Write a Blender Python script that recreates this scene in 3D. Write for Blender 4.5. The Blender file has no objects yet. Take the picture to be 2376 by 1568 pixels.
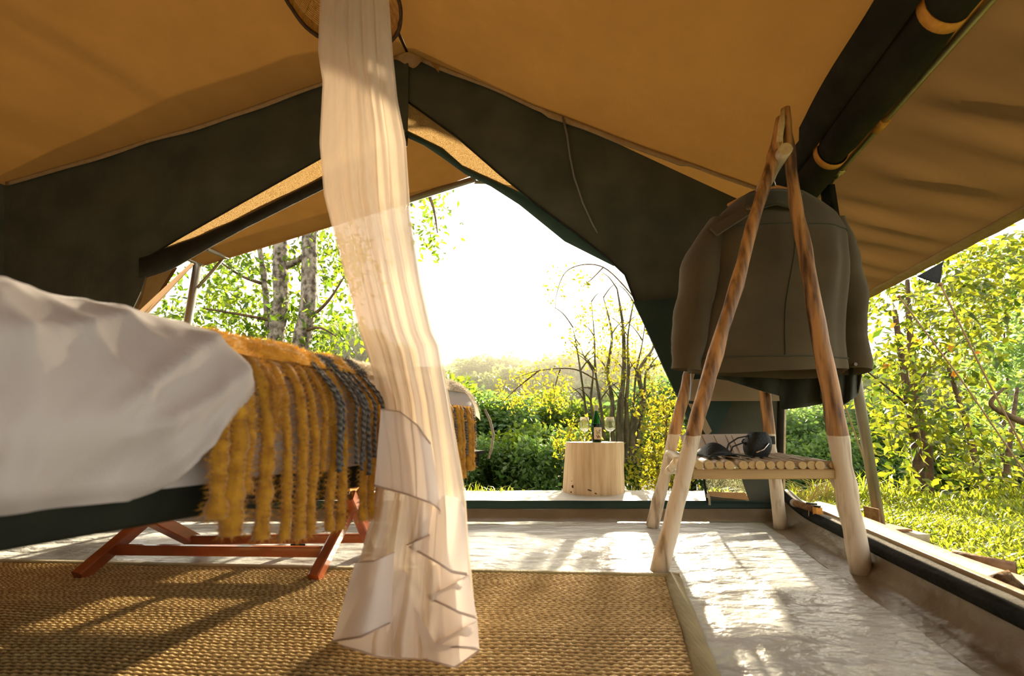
import bpy, math, random
import numpy as np
from mathutils import Vector, Matrix, noise
from mathutils.geometry import tessellate_polygon

random.seed(7)
rng = np.random.default_rng(7)
C = bpy.context.scene.collection
scene = bpy.context.scene

# ------------------------------------------------------------------ camera
CAM_H, FPX, PCX, PCY, PITCH = .52, 960., 1188., 894., math.radians(6)
cam_d = bpy.data.cameras.new('camera')
cam_d.sensor_width = 36.0
cam_d.lens = 36.0 * FPX / 2376.0
cam_d.shift_y = (PCY - 784.0) / 2376.0
cam_d.clip_start = .05
cam_d.clip_end = 400
cam_d.dof.use_dof = True
cam_d.dof.focus_distance = 2.9
cam_d.dof.aperture_fstop = 2.8
cam = bpy.data.objects.new('camera', cam_d)
cam.location = (0, 0, CAM_H)
cam.rotation_euler = (math.radians(90) + PITCH, 0, 0)
C.objects.link(cam)
scene.camera = cam

cp, sp = math.cos(PITCH), math.sin(PITCH)
def ray(x, y):
    u = (x - PCX) / FPX; v = (PCY - y) / FPX
    return (u, cp - v * sp, sp + v * cp)
def PY(x, y, Y):
    d = ray(x, y); t = Y / d[1]
    return Vector((d[0] * t, Y, CAM_H + d[2] * t))
def PZ(x, y, z=0.0):
    d = ray(x, y); t = (z - CAM_H) / d[2]
    return Vector((d[0] * t, d[1] * t, z))

# ------------------------------------------------------------------ light
SUN_DIR = Vector(ray(1470, 680)).normalized()
world = bpy.data.worlds.new('world'); scene.world = world
world.use_nodes = True
bg = world.node_tree.nodes['Background']
bg.inputs['Color'].default_value = (1.0, .965, .90, 1)
bg.inputs['Strength'].default_value = 2.6
sun_d = bpy.data.lights.new('sun', 'SUN')
sun_d.energy = 36.0
sun_d.color = (1.0, .84, .58)
sun_d.angle = math.radians(1.6)
sun = bpy.data.objects.new('sun', sun_d)
sun.rotation_euler = SUN_DIR.to_track_quat('Z', 'Y').to_euler()
sun.location = (6, 20, 8)
C.objects.link(sun)
scene.view_settings.view_transform = 'Standard'
scene.view_settings.look = 'None'
scene.view_settings.exposure = -.15
scene.view_settings.gamma = 1.0
scene.view_settings.use_curve_mapping = False

# ------------------------------------------------------------------ materials
def _nt(name):
    m = bpy.data.materials.new(name); m.use_nodes = True
    nt = m.node_tree; nt.nodes.clear()
    out = nt.nodes.new('ShaderNodeOutputMaterial')
    return m, nt, out
def _c(c): return (c[0], c[1], c[2], 1)

def M(name, col, col2=None, rough=.6, scale=8, stretch=(1, 1, 1), contrast=(.35, .65), bump=0., bscale=40, bstretch=(1, 1, 1),
      transl=0., tcol=None, transp=0., spec=.35, metal=0., sheen=0., coat=0., trans=0., bdist=.01):
    m, nt, out = _nt(name)
    N = nt.nodes.new; L = nt.links.new
    b = N('ShaderNodeBsdfPrincipled')
    b.inputs['Roughness'].default_value = rough
    b.inputs['Specular IOR Level'].default_value = spec
    b.inputs['Metallic'].default_value = metal
    b.inputs['Sheen Weight'].default_value = sheen
    b.inputs['Coat Weight'].default_value = coat
    b.inputs['Transmission Weight'].default_value = trans
    tc = N('ShaderNodeTexCoord')
    colsock = None
    if col2 is not None:
        mp = N('ShaderNodeMapping'); mp.inputs['Scale'].default_value = stretch
        L(tc.outputs['Object'], mp.inputs['Vector'])
        n = N('ShaderNodeTexNoise'); n.inputs['Scale'].default_value = scale; n.inputs['Detail'].default_value = 6
        L(mp.outputs[0], n.inputs['Vector'])
        r = N('ShaderNodeValToRGB')
        r.color_ramp.elements[0].position = contrast[0]; r.color_ramp.elements[0].color = _c(col)
        r.color_ramp.elements[1].position = contrast[1]; r.color_ramp.elements[1].color = _c(col2)
        L(n.outputs['Fac'], r.inputs[0])
        colsock = r.outputs[0]
        L(colsock, b.inputs['Base Color'])
    else:
        b.inputs['Base Color'].default_value = _c(col)
    if bump:
        mp2 = N('ShaderNodeMapping'); mp2.inputs['Scale'].default_value = bstretch
        L(tc.outputs['Object'], mp2.inputs['Vector'])
        n2 = N('ShaderNodeTexNoise'); n2.inputs['Scale'].default_value = bscale; n2.inputs['Detail'].default_value = 5
        L(mp2.outputs[0], n2.inputs['Vector'])
        bp = N('ShaderNodeBump'); bp.inputs['Strength'].default_value = bump; bp.inputs['Distance'].default_value = bdist
        L(n2.outputs['Fac'], bp.inputs['Height'])
        L(bp.outputs[0], b.inputs['Normal'])
    sh = b.outputs[0]
    if transl:
        t = N('ShaderNodeBsdfTranslucent')
        if tcol is None and colsock is not None: L(colsock, t.inputs['Color'])
        else: t.inputs['Color'].default_value = _c(tcol or col)
        mx = N('ShaderNodeMixShader'); mx.inputs[0].default_value = transl
        L(sh, mx.inputs[1]); L(t.outputs[0], mx.inputs[2]); sh = mx.outputs[0]
    if transp:
        t = N('ShaderNodeBsdfTransparent')
        mx = N('ShaderNodeMixShader'); mx.inputs[0].default_value = transp
        L(sh, mx.inputs[1]); L(t.outputs[0], mx.inputs[2]); sh = mx.outputs[0]
    L(sh, out.inputs[0])
    return m

def leafmat(name, col, col2, tcol, tcol2, transl=.5, rough=.42, scale=1.2):
    """foliage: colour varies with a per-face attribute so that neighbouring leaves differ"""
    m, nt, out = _nt(name); N = nt.nodes.new; L = nt.links.new
    at = N('ShaderNodeAttribute'); at.attribute_name = 'tone'
    oi = N('ShaderNodeObjectInfo')
    ad = N('ShaderNodeMath'); ad.operation = 'ADD'; ad.use_clamp = True
    ml = N('ShaderNodeMath'); ml.operation = 'MULTIPLY_ADD'; ml.inputs[1].default_value = .3; ml.inputs[2].default_value = -.15
    L(oi.outputs['Random'], ml.inputs[0])
    L(at.outputs['Fac'], ad.inputs[0]); L(ml.outputs[0], ad.inputs[1])
    def mix(a, b_):
        x = N('ShaderNodeMix'); x.data_type = 'RGBA'
        L(ad.outputs[0], x.inputs[0]); x.inputs[6].default_value = _c(a); x.inputs[7].default_value = _c(b_)
        return x.outputs[2]
    b = N('ShaderNodeBsdfPrincipled'); b.inputs['Roughness'].default_value = rough; b.inputs['Specular IOR Level'].default_value = .4
    L(mix(col, col2), b.inputs['Base Color'])
    t = N('ShaderNodeBsdfTranslucent'); L(mix(tcol, tcol2), t.inputs['Color'])
    mx = N('ShaderNodeMixShader'); mx.inputs[0].default_value = transl
    L(b.outputs[0], mx.inputs[1]); L(t.outputs[0], mx.inputs[2]); L(mx.outputs[0], out.inputs[0])
    return m

def screenmat(name, col, openf, scale=420):
    """woven insect screen: tiny open cells between threads"""
    m, nt, out = _nt(name); N = nt.nodes.new; L = nt.links.new
    tc = N('ShaderNodeTexCoord'); v = N('ShaderNodeTexNoise'); v.inputs['Scale'].default_value = scale; v.inputs['Detail'].default_value = 2
    L(tc.outputs['Object'], v.inputs['Vector'])
    r = N('ShaderNodeValToRGB'); r.color_ramp.elements[0].position = .56 - openf * .25; r.color_ramp.elements[1].position = .62 - openf * .25
    L(v.outputs['Fac'], r.inputs[0])
    d = N('ShaderNodeBsdfDiffuse'); d.inputs['Color'].default_value = _c(col)
    t = N('ShaderNodeBsdfTranslucent'); t.inputs['Color'].default_value = _c(col)
    m1 = N('ShaderNodeMixShader'); m1.inputs[0].default_value = .55
    L(d.outputs[0], m1.inputs[1]); L(t.outputs[0], m1.inputs[2])
    tp = N('ShaderNodeBsdfTransparent')
    m2 = N('ShaderNodeMixShader'); L(r.outputs[0], m2.inputs[0]); L(m1.outputs[0], m2.inputs[1]); L(tp.outputs[0], m2.inputs[2])
    L(m2.outputs[0], out.inputs[0])
    return m

def attrmat(name, rough=.8, sheen=0., transl=0., bump=0, bscale=200, attr='col'):
    m, nt, out = _nt(name); N = nt.nodes.new; L = nt.links.new
    at = N('ShaderNodeAttribute'); at.attribute_name = attr
    b = N('ShaderNodeBsdfPrincipled'); b.inputs['Roughness'].default_value = rough; b.inputs['Specular IOR Level'].default_value = .2
    b.inputs['Sheen Weight'].default_value = sheen
    L(at.outputs['Color'], b.inputs['Base Color'])
    if bump:
        tc = N('ShaderNodeTexCoord'); n2 = N('ShaderNodeTexNoise'); n2.inputs['Scale'].default_value = bscale
        L(tc.outputs['Object'], n2.inputs['Vector'])
        bp = N('ShaderNodeBump'); bp.inputs['Strength'].default_value = bump; bp.inputs['Distance'].default_value = .01
        L(n2.outputs['Fac'], bp.inputs['Height']); L(bp.outputs[0], b.inputs['Normal'])
    sh = b.outputs[0]
    if transl:
        t = N('ShaderNodeBsdfTranslucent'); L(at.outputs['Color'], t.inputs['Color'])
        mx = N('ShaderNodeMixShader'); mx.inputs[0].default_value = transl
        L(sh, mx.inputs[1]); L(t.outputs[0], mx.inputs[2]); sh = mx.outputs[0]
    L(sh, out.inputs[0]); return m

def polemat(name):
    """peeled pole: limewashed below a hard line, bare brown wood above it (height above the floor)"""
    m, nt, out = _nt(name); N = nt.nodes.new; L = nt.links.new
    g = N('ShaderNodeNewGeometry'); sx = N('ShaderNodeSeparateXYZ'); L(g.outputs['Position'], sx.inputs[0])
    tc = N('ShaderNodeTexCoord'); mp = N('ShaderNodeMapping'); mp.inputs['Scale'].default_value = (1, 1, .12); L(tc.outputs['Object'], mp.inputs[0])
    n = N('ShaderNodeTexNoise'); n.inputs['Scale'].default_value = 38; n.inputs['Detail'].default_value = 6; L(mp.outputs[0], n.inputs['Vector'])
    r1 = N('ShaderNodeValToRGB'); e = r1.color_ramp.elements
    e[0].position = .34; e[0].color = (.07, .03, .010, 1); e[1].position = .60; e[1].color = (.50, .25, .075, 1)
    L(n.outputs['Fac'], r1.inputs[0])
    r2 = N('ShaderNodeValToRGB'); e = r2.color_ramp.elements
    e[0].position = .28; e[0].color = (.30, .21, .12, 1); e[1].position = .5; e[1].color = (.66, .55, .40, 1)
    L(n.outputs['Fac'], r2.inputs[0])
    n3 = N('ShaderNodeTexNoise'); n3.inputs['Scale'].default_value = 9; L(tc.outputs['Object'], n3.inputs['Vector'])
    ma = N('ShaderNodeMath'); ma.operation = 'MULTIPLY_ADD'; ma.inputs[1].default_value = .05; L(n3.outputs['Fac'], ma.inputs[0]); L(sx.outputs['Z'], ma.inputs[2])
    st = N('ShaderNodeMath'); st.operation = 'GREATER_THAN'; st.inputs[1].default_value = .52; L(ma.outputs[0], st.inputs[0])
    mx = N('ShaderNodeMix'); mx.data_type = 'RGBA'; L(st.outputs[0], mx.inputs[0]); L(r2.outputs[0], mx.inputs[6]); L(r1.outputs[0], mx.inputs[7])
    b = N('ShaderNodeBsdfPrincipled'); b.inputs['Roughness'].default_value = .5; L(mx.outputs[2], b.inputs['Base Color'])
    bp = N('ShaderNodeBump'); bp.inputs['Strength'].default_value = .5; bp.inputs['Distance'].default_value = .006
    L(n.outputs['Fac'], bp.inputs['Height']); L(bp.outputs[0], b.inputs['Normal'])
    L(b.outputs[0], out.inputs[0]); return m

MT = {}
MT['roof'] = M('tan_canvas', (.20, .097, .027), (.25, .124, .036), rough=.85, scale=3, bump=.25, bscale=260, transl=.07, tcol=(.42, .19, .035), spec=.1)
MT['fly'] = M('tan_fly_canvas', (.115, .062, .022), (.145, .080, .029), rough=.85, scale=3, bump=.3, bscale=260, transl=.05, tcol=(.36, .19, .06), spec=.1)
MT['hemtan'] = M('tan_webbing', (.36, .235, .115), (.43, .29, .15), rough=.85, scale=30, bump=.2, bscale=200, transl=.2, tcol=(.5, .3, .1), spec=.1)
MT['green'] = M('dark_green_canvas', (.058, .062, .046), (.088, .090, .066), rough=.85, scale=4, bump=.35, bscale=9, bstretch=(1, 1, .3), transl=.10, tcol=(.10, .12, .07), spec=.12, bdist=.03)
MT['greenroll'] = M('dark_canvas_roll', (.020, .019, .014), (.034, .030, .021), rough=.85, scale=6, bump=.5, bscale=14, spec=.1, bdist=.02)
MT['greenflap'] = M('dark_green_flap', (.03, .055, .045), (.045, .072, .058), rough=.7, scale=8, bump=.3, bscale=20, transl=.25, tcol=(.06, .13, .10), spec=.2)
MT['screen'] = screenmat('gold_insect_screen', (.30, .20, .085), .15)
MT['screen2'] = screenmat('pale_window_screen', (.5, .47, .26), .9)
MT['pocket'] = M('tan_window_flap', (.48, .38, .24), (.54, .44, .30), rough=.8, scale=8, transl=.5, tcol=(.5, .38, .2))
MT['pvc'] = M('grey_groundsheet', (.44, .44, .41), (.54, .54, .51), rough=.27, scale=2.5, bump=.7, bscale=8, bstretch=(.75, 1.5, 1), spec=.6, bdist=.05)
MT['pvctan'] = M('tan_groundsheet_edge', (.17, .13, .08), (.23, .18, .115), rough=.38, scale=5, bump=.5, bscale=9, spec=.45, bdist=.03)
MT['deck'] = M('pale_porch_sheet', (.50, .48, .44), (.60, .58, .54), rough=.5, scale=5, bump=.3, bscale=8)
MT['blackedge'] = M('black_canvas_edge', (.012, .013, .012), (.022, .023, .02), rough=.8, scale=12, bump=.3, bscale=60, spec=.15)
MT['greystrip'] = M('grey_hook_tape', (.16, .14, .11), (.30, .27, .21), rough=.9, scale=160, bump=.8, bscale=240, bdist=.004)
MT['steel'] = M('painted_steel_pole', (.22, .19, .14), (.28, .25, .19), rough=.38, scale=6, metal=.35, spec=.5)
MT['brass'] = M('polished_pole', (.45, .38, .22), (.55, .46, .28), rough=.3, scale=6, metal=.8)
MT['orange'] = M('orange_webbing', (.62, .27, .04), (.72, .33, .06), rough=.7, scale=60)
MT['white'] = M('white_cotton', (.46, .42, .40), (.52, .48, .46), rough=.85, scale=4, bump=.12, bscale=260, sheen=.2, spec=.1)
MT['net'] = M('sheer_net', (.72, .64, .55), (.78, .70, .61), rough=.9, scale=14, stretch=(3, 3, .5), transl=.19, tcol=(.62, .49, .36), transp=.22, spec=.05)
MT['cotton'] = M('thin_cotton_border', (.84, .79, .76), (.88, .83, .80), rough=.9, scale=5, transl=.3, tcol=(.70, .58, .50), transp=.10, spec=.05)
MT['hem'] = M('folded_cotton_hem', (.55, .45, .38), (.62, .51, .43), rough=.9, scale=20, transl=.25, tcol=(.6, .42, .3))  # darker beige stands in for backlight blocked by the doubled cloth
MT['blackwood'] = M('black_stained_wood', (.008, .010, .006), (.016, .019, .010), rough=.7, spec=.15, scale=10, stretch=(.2, 1, 1), bump=.2, bscale=60)
MT['redwood'] = M('reddish_varnished_wood', (.17, .036, .010), (.30, .075, .022), rough=.3, scale=14, stretch=(.3, .3, 1), bump=.08, bscale=40, coat=.3)
MT['pole'] = polemat('peeled_pole')
MT['palewood'] = M('pale_peeled_wood', (.42, .32, .20), (.62, .53, .40), rough=.5, scale=26, stretch=(1, .12, 1), bump=.4, bscale=60, bdist=.004)
MT['endgrain'] = M('cut_end_grain', (.50, .34, .13), (.60, .43, .19), rough=.6, scale=60)
MT['rail'] = M('tan_timber_rail', (.34, .21, .075), (.48, .32, .13), rough=.55, scale=22, stretch=(.1, 1, 1), bump=.15, bscale=50)
MT['stump'] = M('pale_sawn_stump', (.50, .34, .18), (.70, .52, .32), rough=.7, scale=26, stretch=(1, 1, .07), contrast=(.3, .6), bump=.5, bscale=30, bstretch=(1, 1, .08), bdist=.006)
MT['stumptop'] = M('stump_end_grain', (.62, .46, .28), (.72, .56, .37), rough=.7, scale=30)
MT['darkhole'] = M('dark_knot', (.05, .02, .008), (.10, .045, .015), rough=.8, scale=90)
MT['log'] = M('pale_debarked_log', (.26, .18, .095), (.44, .33, .20), rough=.6, scale=9, stretch=(1, .25, 1), contrast=(.3, .55), bump=.4, bscale=40, bdist=.006)
MT['bark'] = M('mottled_bark', (.06, .047, .034), (.30, .26, .205), rough=.9, scale=16, stretch=(1, 1, .8), contrast=(.38, .62), bump=.8, bscale=26, bdist=.02)
MT['bark2'] = M('brown_bark', (.055, .035, .018), (.16, .10, .05), rough=.9, scale=18, stretch=(1, 1, .3), bump=.6, bscale=40, bdist=.02)
MT['bark3'] = M('mossy_bark', (.05, .05, .028), (.15, .13, .08), rough=.9, scale=20, stretch=(1, 1, .3), bump=.6, bscale=40, bdist=.02)
MT['soil'] = M('leaf_litter', (.07, .042, .018), (.22, .13, .055), rough=.95, scale=60, bump=.9, bscale=90, bdist=.01)
MT['ground'] = M('grassy_soil', (.10, .12, .02), (.16, .15, .035), rough=.95, scale=7, bump=.8, bscale=40, bdist=.03)
MT['hill'] = M('dark_undergrowth', (.016, .030, .010), (.035, .055, .016), rough=.95, scale=2, bump=.8, bscale=6, bdist=.2)
MT['khaki'] = M('olive_khaki_cloth', (.075, .056, .026), (.10, .076, .036), rough=.9, scale=5, bump=.3, bscale=380, sheen=.3, transl=.10, tcol=(.16, .10, .04), spec=.1)
MT['khakidark'] = M('dark_olive_collar', (.042, .042, .022), (.058, .056, .03), rough=.9, scale=8, bump=.3, bscale=300, sheen=.2, spec=.1)
MT['darkcloth'] = M('dark_green_cloth', (.020, .024, .014), (.034, .036, .02), rough=.9, scale=6, bump=.4, bscale=30, sheen=.2, spec=.1, transl=.06)
MT['black'] = M('black_nylon', (.006, .009, .008), (.014, .018, .016), rough=.55, scale=40, bump=.3, bscale=120)
MT['card'] = M('cream_card', (.52, .44, .36), (.60, .52, .43), rough=.8, scale=10, transl=.2)
MT['wicker'] = M('golden_wicker', (.50, .26, .05), (.74, .46, .13), rough=.5, scale=60, transl=.4, tcol=(.75, .42, .08))
MT['wickerrim'] = M('dark_wicker_rim', (.03, .012, .003), (.06, .025, .006), rough=.7, scale=30)
MT['bottle'] = None
MT['maroon'] = M('maroon_canvas', (.075, .028, .026), (.12, .05, .045), rough=.85, scale=10, bump=.4, bscale=60)
MT['rope'] = M('tan_rope', (.26, .17, .08), (.40, .28, .15), rough=.9, scale=200)
MT['clay'] = M('dry_stick', (.20, .10, .04), (.34, .19, .09), rough=.8, scale=30, bump=.4, bscale=60)
MT['hookmetal'] = M('bright_wire', (.7, .7, .68), rough=.25, metal=1.)
MT['button'] = M('horn_button', (.12, .08, .04), rough=.3)
MT['hanger'] = M('orange_wood_hanger', (.50, .22, .05), (.6, .3, .08), rough=.4, scale=20)
MT['cord'] = M('grey_cord', (.16, .16, .17), rough=.6)
MT['bluestrap'] = M('pale_blue_strap', (.35, .42, .52), rough=.8)
MT['rugtape'] = M('olive_rug_binding', (.22, .17, .055), (.30, .235, .09), rough=.85, scale=12, bump=.7, bscale=120, bstretch=(1, .15, 1), bdist=.004, sheen=.2)
MT['rug'] = attrmat('jute_weave', rough=.75, bump=.5, bscale=300)
MT['wool'] = attrmat('mohair_wool', rough=.9, sheen=.6, transl=.3)
MT['chips'] = attrmat('wood_chips', rough=.85)
MT['label'] = None

def glassmat(name, col, rough=0.02, ior=1.45):
    m, nt, out = _nt(name); N = nt.nodes.new; L = nt.links.new
    b = N('ShaderNodeBsdfPrincipled'); b.inputs['Base Color'].default_value = _c(col); b.inputs['Roughness'].default_value = rough
    b.inputs['IOR'].default_value = ior; b.inputs['Transmission Weight'].default_value = 1.
    t = N('ShaderNodeBsdfTransparent'); t.inputs['Color'].default_value = _c(col)
    mx = N('ShaderNodeMixShader'); mx.inputs[0].default_value = .35
    L(b.outputs[0], mx.inputs[1]); L(t.outputs[0], mx.inputs[2]); L(mx.outputs[0], out.inputs[0]); return m
MT['glass'] = glassmat('clear_glass', (.97, .98, .97))
MT['bottle'] = glassmat('green_bottle_glass', (.02, .26, .11), .04)

MT['leafL'] = leafmat('bright_tree_leaves', (.03, .065, .010), (.065, .115, .018), (.09, .19, .010), (.36, .43, .02), .52)
MT['leafY'] = leafmat('yellow_tree_leaves', (.07, .10, .012), (.16, .14, .02), (.22, .28, .012), (.66, .50, .03), .52)
MT['leafR'] = leafmat('glossy_bush_leaves', (.035, .065, .012), (.09, .12, .02), (.06, .13, .010), (.48, .46, .025), .48, rough=.3)
MT['leafM'] = leafmat('mid_green_leaves', (.09, .17, .06), (.17, .27, .09), (.13, .27, .05), (.34, .46, .08), .5)  # leaf colour lightened to paint in some of the air haze
MT['leafD'] = leafmat('hazy_forest_leaves', (.075, .115, .055), (.13, .17, .08), (.16, .23, .06), (.36, .39, .09), .55)  # haze partly painted into this lightened leaf colour, besides the haze volume
MT['leafO'] = leafmat('orange_dry_leaves', (.55, .16, .02), (.6, .3, .04), (.8, .25, .02), (.8, .45, .04), .5)
MT['grass'] = leafmat('sunlit_grass', (.10, .17, .012), (.25, .28, .03), (.26, .38, .012), (.62, .60, .04), .5)
MT['straw'] = M('dry_grass_stem', (.42, .34, .14), rough=.8, transl=.3, tcol=(.5, .4, .15))

# ------------------------------------------------------------------ helpers
class MB:
    def __init__(s): s.v = []; s.f = []; s.mi = []; s.cur = 0
    def add(s, vs, fs):
        o = len(s.v); s.v += [tuple(p) for p in vs]; s.f += [tuple(i + o for i in f) for f in fs]; s.mi += [s.cur] * len(fs)
    def box(s, c, size, rot=None):
        hx, hy, hz = size[0] / 2, size[1] / 2, size[2] / 2
        vs = [Vector((x, y, z)) for x in (-hx, hx) for y in (-hy, hy) for z in (-hz, hz)]
        if rot: vs = [rot @ p for p in vs]
        c = Vector(c)
        s.add([p + c for p in vs], [(0, 1, 3, 2), (4, 6, 7, 5), (0, 4, 5, 1), (2, 3, 7, 6), (0, 2, 6, 4), (1, 5, 7, 3)])
    def bar(s, a, b, w, h, up=(0, 0, 1)):
        a, b = Vector(a), Vector(b); d = (b - a); ln = d.length; d.normalize()
        side = d.cross(Vector(up)).normalized(); u = side.cross(d)
        bev = min(w, h) * .12
        prof = [(-w/2+bev, -h/2), (w/2-bev, -h/2), (w/2, -h/2+bev), (w/2, h/2-bev), (w/2-bev, h/2), (-w/2+bev, h/2), (-w/2, h/2-bev), (-w/2, -h/2+bev)]
        vs = [p + side * x + u * y for p in (a, b) for x, y in prof]
        n = 8
        s.add(vs, [(i, (i+1) % n, n+(i+1) % n, n+i) for i in range(n)] + [tuple(range(n-1, -1, -1)), tuple(range(n, 2*n))])
    def tube(s, pts, rad, n=8, cap=True, wob=0., wf=8., seed=0, flat=1.0):
        pts = [Vector(p) for p in pts]
        if not hasattr(rad, '__len__'): rad = [rad] * len(pts)
        t0 = (pts[1] - pts[0]).normalized()
        ref = Vector((0, 0, 1)) if abs(t0.z) < .9 else Vector((1, 0, 0))
        nx = t0.cross(ref).normalized()
        vs = []
        for i, p in enumerate(pts):
            t = (pts[min(i+1, len(pts)-1)] - pts[max(i-1, 0)]).normalized()
            nx = (nx - t * nx.dot(t)).normalized(); ny = t.cross(nx)
            for k in range(n):
                a = 2 * math.pi * k / n
                r = rad[i]
                q = p + (nx * math.cos(a) + ny * math.sin(a) * flat) * r
                if wob:
                    q = p + (nx * math.cos(a) + ny * math.sin(a) * flat) * r * (1 + wob * noise.noise(q * wf + Vector((seed * 3.1, seed, 0))))
                vs.append(q)
        m = len(pts)
        fs = [(i*n+k, i*n+(k+1) % n, (i+1)*n+(k+1) % n, (i+1)*n+k) for i in range(m-1) for k in range(n)]
        if cap: fs += [tuple(range(n-1, -1, -1)), tuple(range((m-1)*n, m*n))]
        s.add(vs, fs)
    def lathe(s, prof, c=(0, 0, 0), n=24, cap=False):
        c = Vector(c)
        vs = [c + Vector((r * math.cos(2*math.pi*k/n), r * math.sin(2*math.pi*k/n), z)) for r, z in prof for k in range(n)]
        m = len(prof)
        fs = [(i*n+k, i*n+(k+1) % n, (i+1)*n+(k+1) % n, (i+1)*n+k) for i in range(m-1) for k in range(n)]
        if cap: fs += [tuple(range(n-1, -1, -1)), tuple(range((m-1)*n, m*n))]
        s.add(vs, fs)
    def grid(s, fn, nu, nv, wrap=False):
        vs = [fn(i / (nu - (0 if wrap else 1)), j / (nv - 1)) for j in range(nv) for i in range(nu)]
        fs = []
        for j in range(nv - 1):
            for i in range(nu if wrap else nu - 1):
                i2 = (i + 1) % nu
                fs.append((j*nu+i, j*nu+i2, (j+1)*nu+i2, (j+1)*nu+i))
        s.add(vs, fs)
    def build(s, name, mat, parent=None, smooth=False, mats=None, solid=0., sub=0):
        return link(name, s.v, s.f, mat, parent, smooth, mats, s.mi if mats else None, solid, sub)

def link(name, v, f, mat, parent=None, smooth=False, mats=None, mi=None, solid=0., sub=0):
    v = np.asarray(v, dtype=np.float64).reshape(-1, 3)
    o0 = np.array([(v[:, 0].min() + v[:, 0].max()) / 2, (v[:, 1].min() + v[:, 1].max()) / 2, v[:, 2].min()])
    me = bpy.data.meshes.new(name)
    me.from_pydata([tuple(p) for p in (v - o0)], [], f)
    for m in (mats or [mat]): me.materials.append(m)
    if mi: me.polygons.foreach_set('material_index', mi)
    if smooth: me.polygons.foreach_set('use_smooth', [True] * len(me.polygons))
    me.update()
    return place(name, me, o0, parent, solid, sub)

def place(name, me, loc, parent=None, solid=0., sub=0):
    o = bpy.data.objects.new(name, me); C.objects.link(o)
    if parent is not None:
        o.parent = parent; o.location = Vector(loc) - base(parent)
    else: o.location = Vector(loc)
    if solid:
        md = o.modifiers.new('solid', 'SOLIDIFY'); md.thickness = solid; md.offset = 0
    if sub:
        md = o.modifiers.new('sub', 'SUBSURF'); md.levels = sub; md.render_levels = sub
    return o
def base(o):
    p = Vector(o.location)
    while o.parent: o = o.parent; p += Vector(o.location)
    return p
def tag(o, label=None, cat=None, group=None, kind=None):
    if label: o['label'] = label
    if cat: o['category'] = cat
    if group: o['group'] = group
    if kind: o['kind'] = kind
    return o
def thing(name, loc, label, cat, group=None, kind=None):
    o = bpy.data.objects.new(name, None); C.objects.link(o); o.location = loc; o.empty_display_size = .1
    return tag(o, label, cat, group, kind)
def struct(name, loc, label, cat):
    return thing(name, loc, label, cat, None, 'structure')

def np_mesh(name, verts, tris, mat, tone=None, col=None):
    me = bpy.data.meshes.new(name)
    n, m = len(verts), len(tris)
    me.vertices.add(n); me.vertices.foreach_set('co', np.ascontiguousarray(verts, dtype=np.float32).ravel())
    me.loops.add(m * 3); me.loops.foreach_set('vertex_index', np.ascontiguousarray(tris, dtype=np.int32).ravel())
    me.polygons.add(m); me.polygons.foreach_set('loop_start', np.arange(0, m * 3, 3, dtype=np.int32))
    me.materials.append(mat)
    if tone is not None:
        a = me.attributes.new('tone', 'FLOAT', 'FACE'); a.data.foreach_set('value', np.asarray(tone, dtype=np.float32))
    if col is not None:
        a = me.attributes.new('col', 'FLOAT_COLOR', 'POINT')
        a.data.foreach_set('color', np.hstack([col, np.ones((n, 1))]).astype(np.float32).ravel())
    me.update(calc_edges=True); me.validate()
    return me

def lerp(a, b, t): return a + (b - a) * t
def interp(tab, y):
    if y <= tab[0][0]: return tab[0][1]
    for (a, p), (b, q) in zip(tab, tab[1:]):
        if y <= b: return p + (q - p) * (y - a) / (b - a)
    return tab[-1][1]
def nz(x, y=0., z=0.): return noise.noise(Vector((x, y, z)))

# ------------------------------------------------------------------ tent frame numbers
MD = .25                                     # the tent's long axis leans this much to +X for each metre of +Y
YG, YF, YB = 2.5, 3.8, -2.4                  # front wall, front of the porch, back wall
ZR = 2.99
def XR(Y): return -.68 + MD * (Y - YG)       # ridge
def XE(Y): return 1.80 + .24 * (Y - 2.248)   # right eave
ZE = 1.90
def XL(Y): return -3.25 + MD * (Y - YG)      # left eave
ZL = 2.07
def XS(Y): return 1.53 + .28 * (Y - 2.35)    # right foot of the wall
def XO(Y): return 2.607 + .25 * (Y - 2.0)    # lower edge of the overhanging fly
ZO = 1.60

# ================================================================== STRUCTURE
# floor
mb = MB()
def fl(u, v):
    Y = lerp(YB, YG - .02, v); x0, x1 = XL(Y) + .25, XS(Y)
    X = lerp(x0, x1, u)
    z = .006 * nz(X * 2.2, Y * 5.0, 1) + .004 * nz(X * 5, Y * 9, 4)
    return Vector((X, Y, z - .006))
mb.grid(fl, 90, 90)
tag(mb.build('floor', MT['pvc'], smooth=True), 'crinkled grey vinyl groundsheet covering the tent floor', 'floor', kind='structure')

# porch sheet outside the door and the lie of the land
mb = MB()
def dk(u, v):
    X = lerp(-3.6, 1.62, u); Y = lerp(YG + .02, 3.54 + .015 * math.sin(X * 7), v)
    return Vector((X, Y, .004 * nz(X * 3, Y * 4) - .004))
mb.grid(dk, 40, 14)
tag(mb.build('porch_floor', MT['deck'], smooth=True, solid=.02), 'pale sunlit groundsheet of the porch outside the front opening', 'floor', kind='structure')

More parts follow.
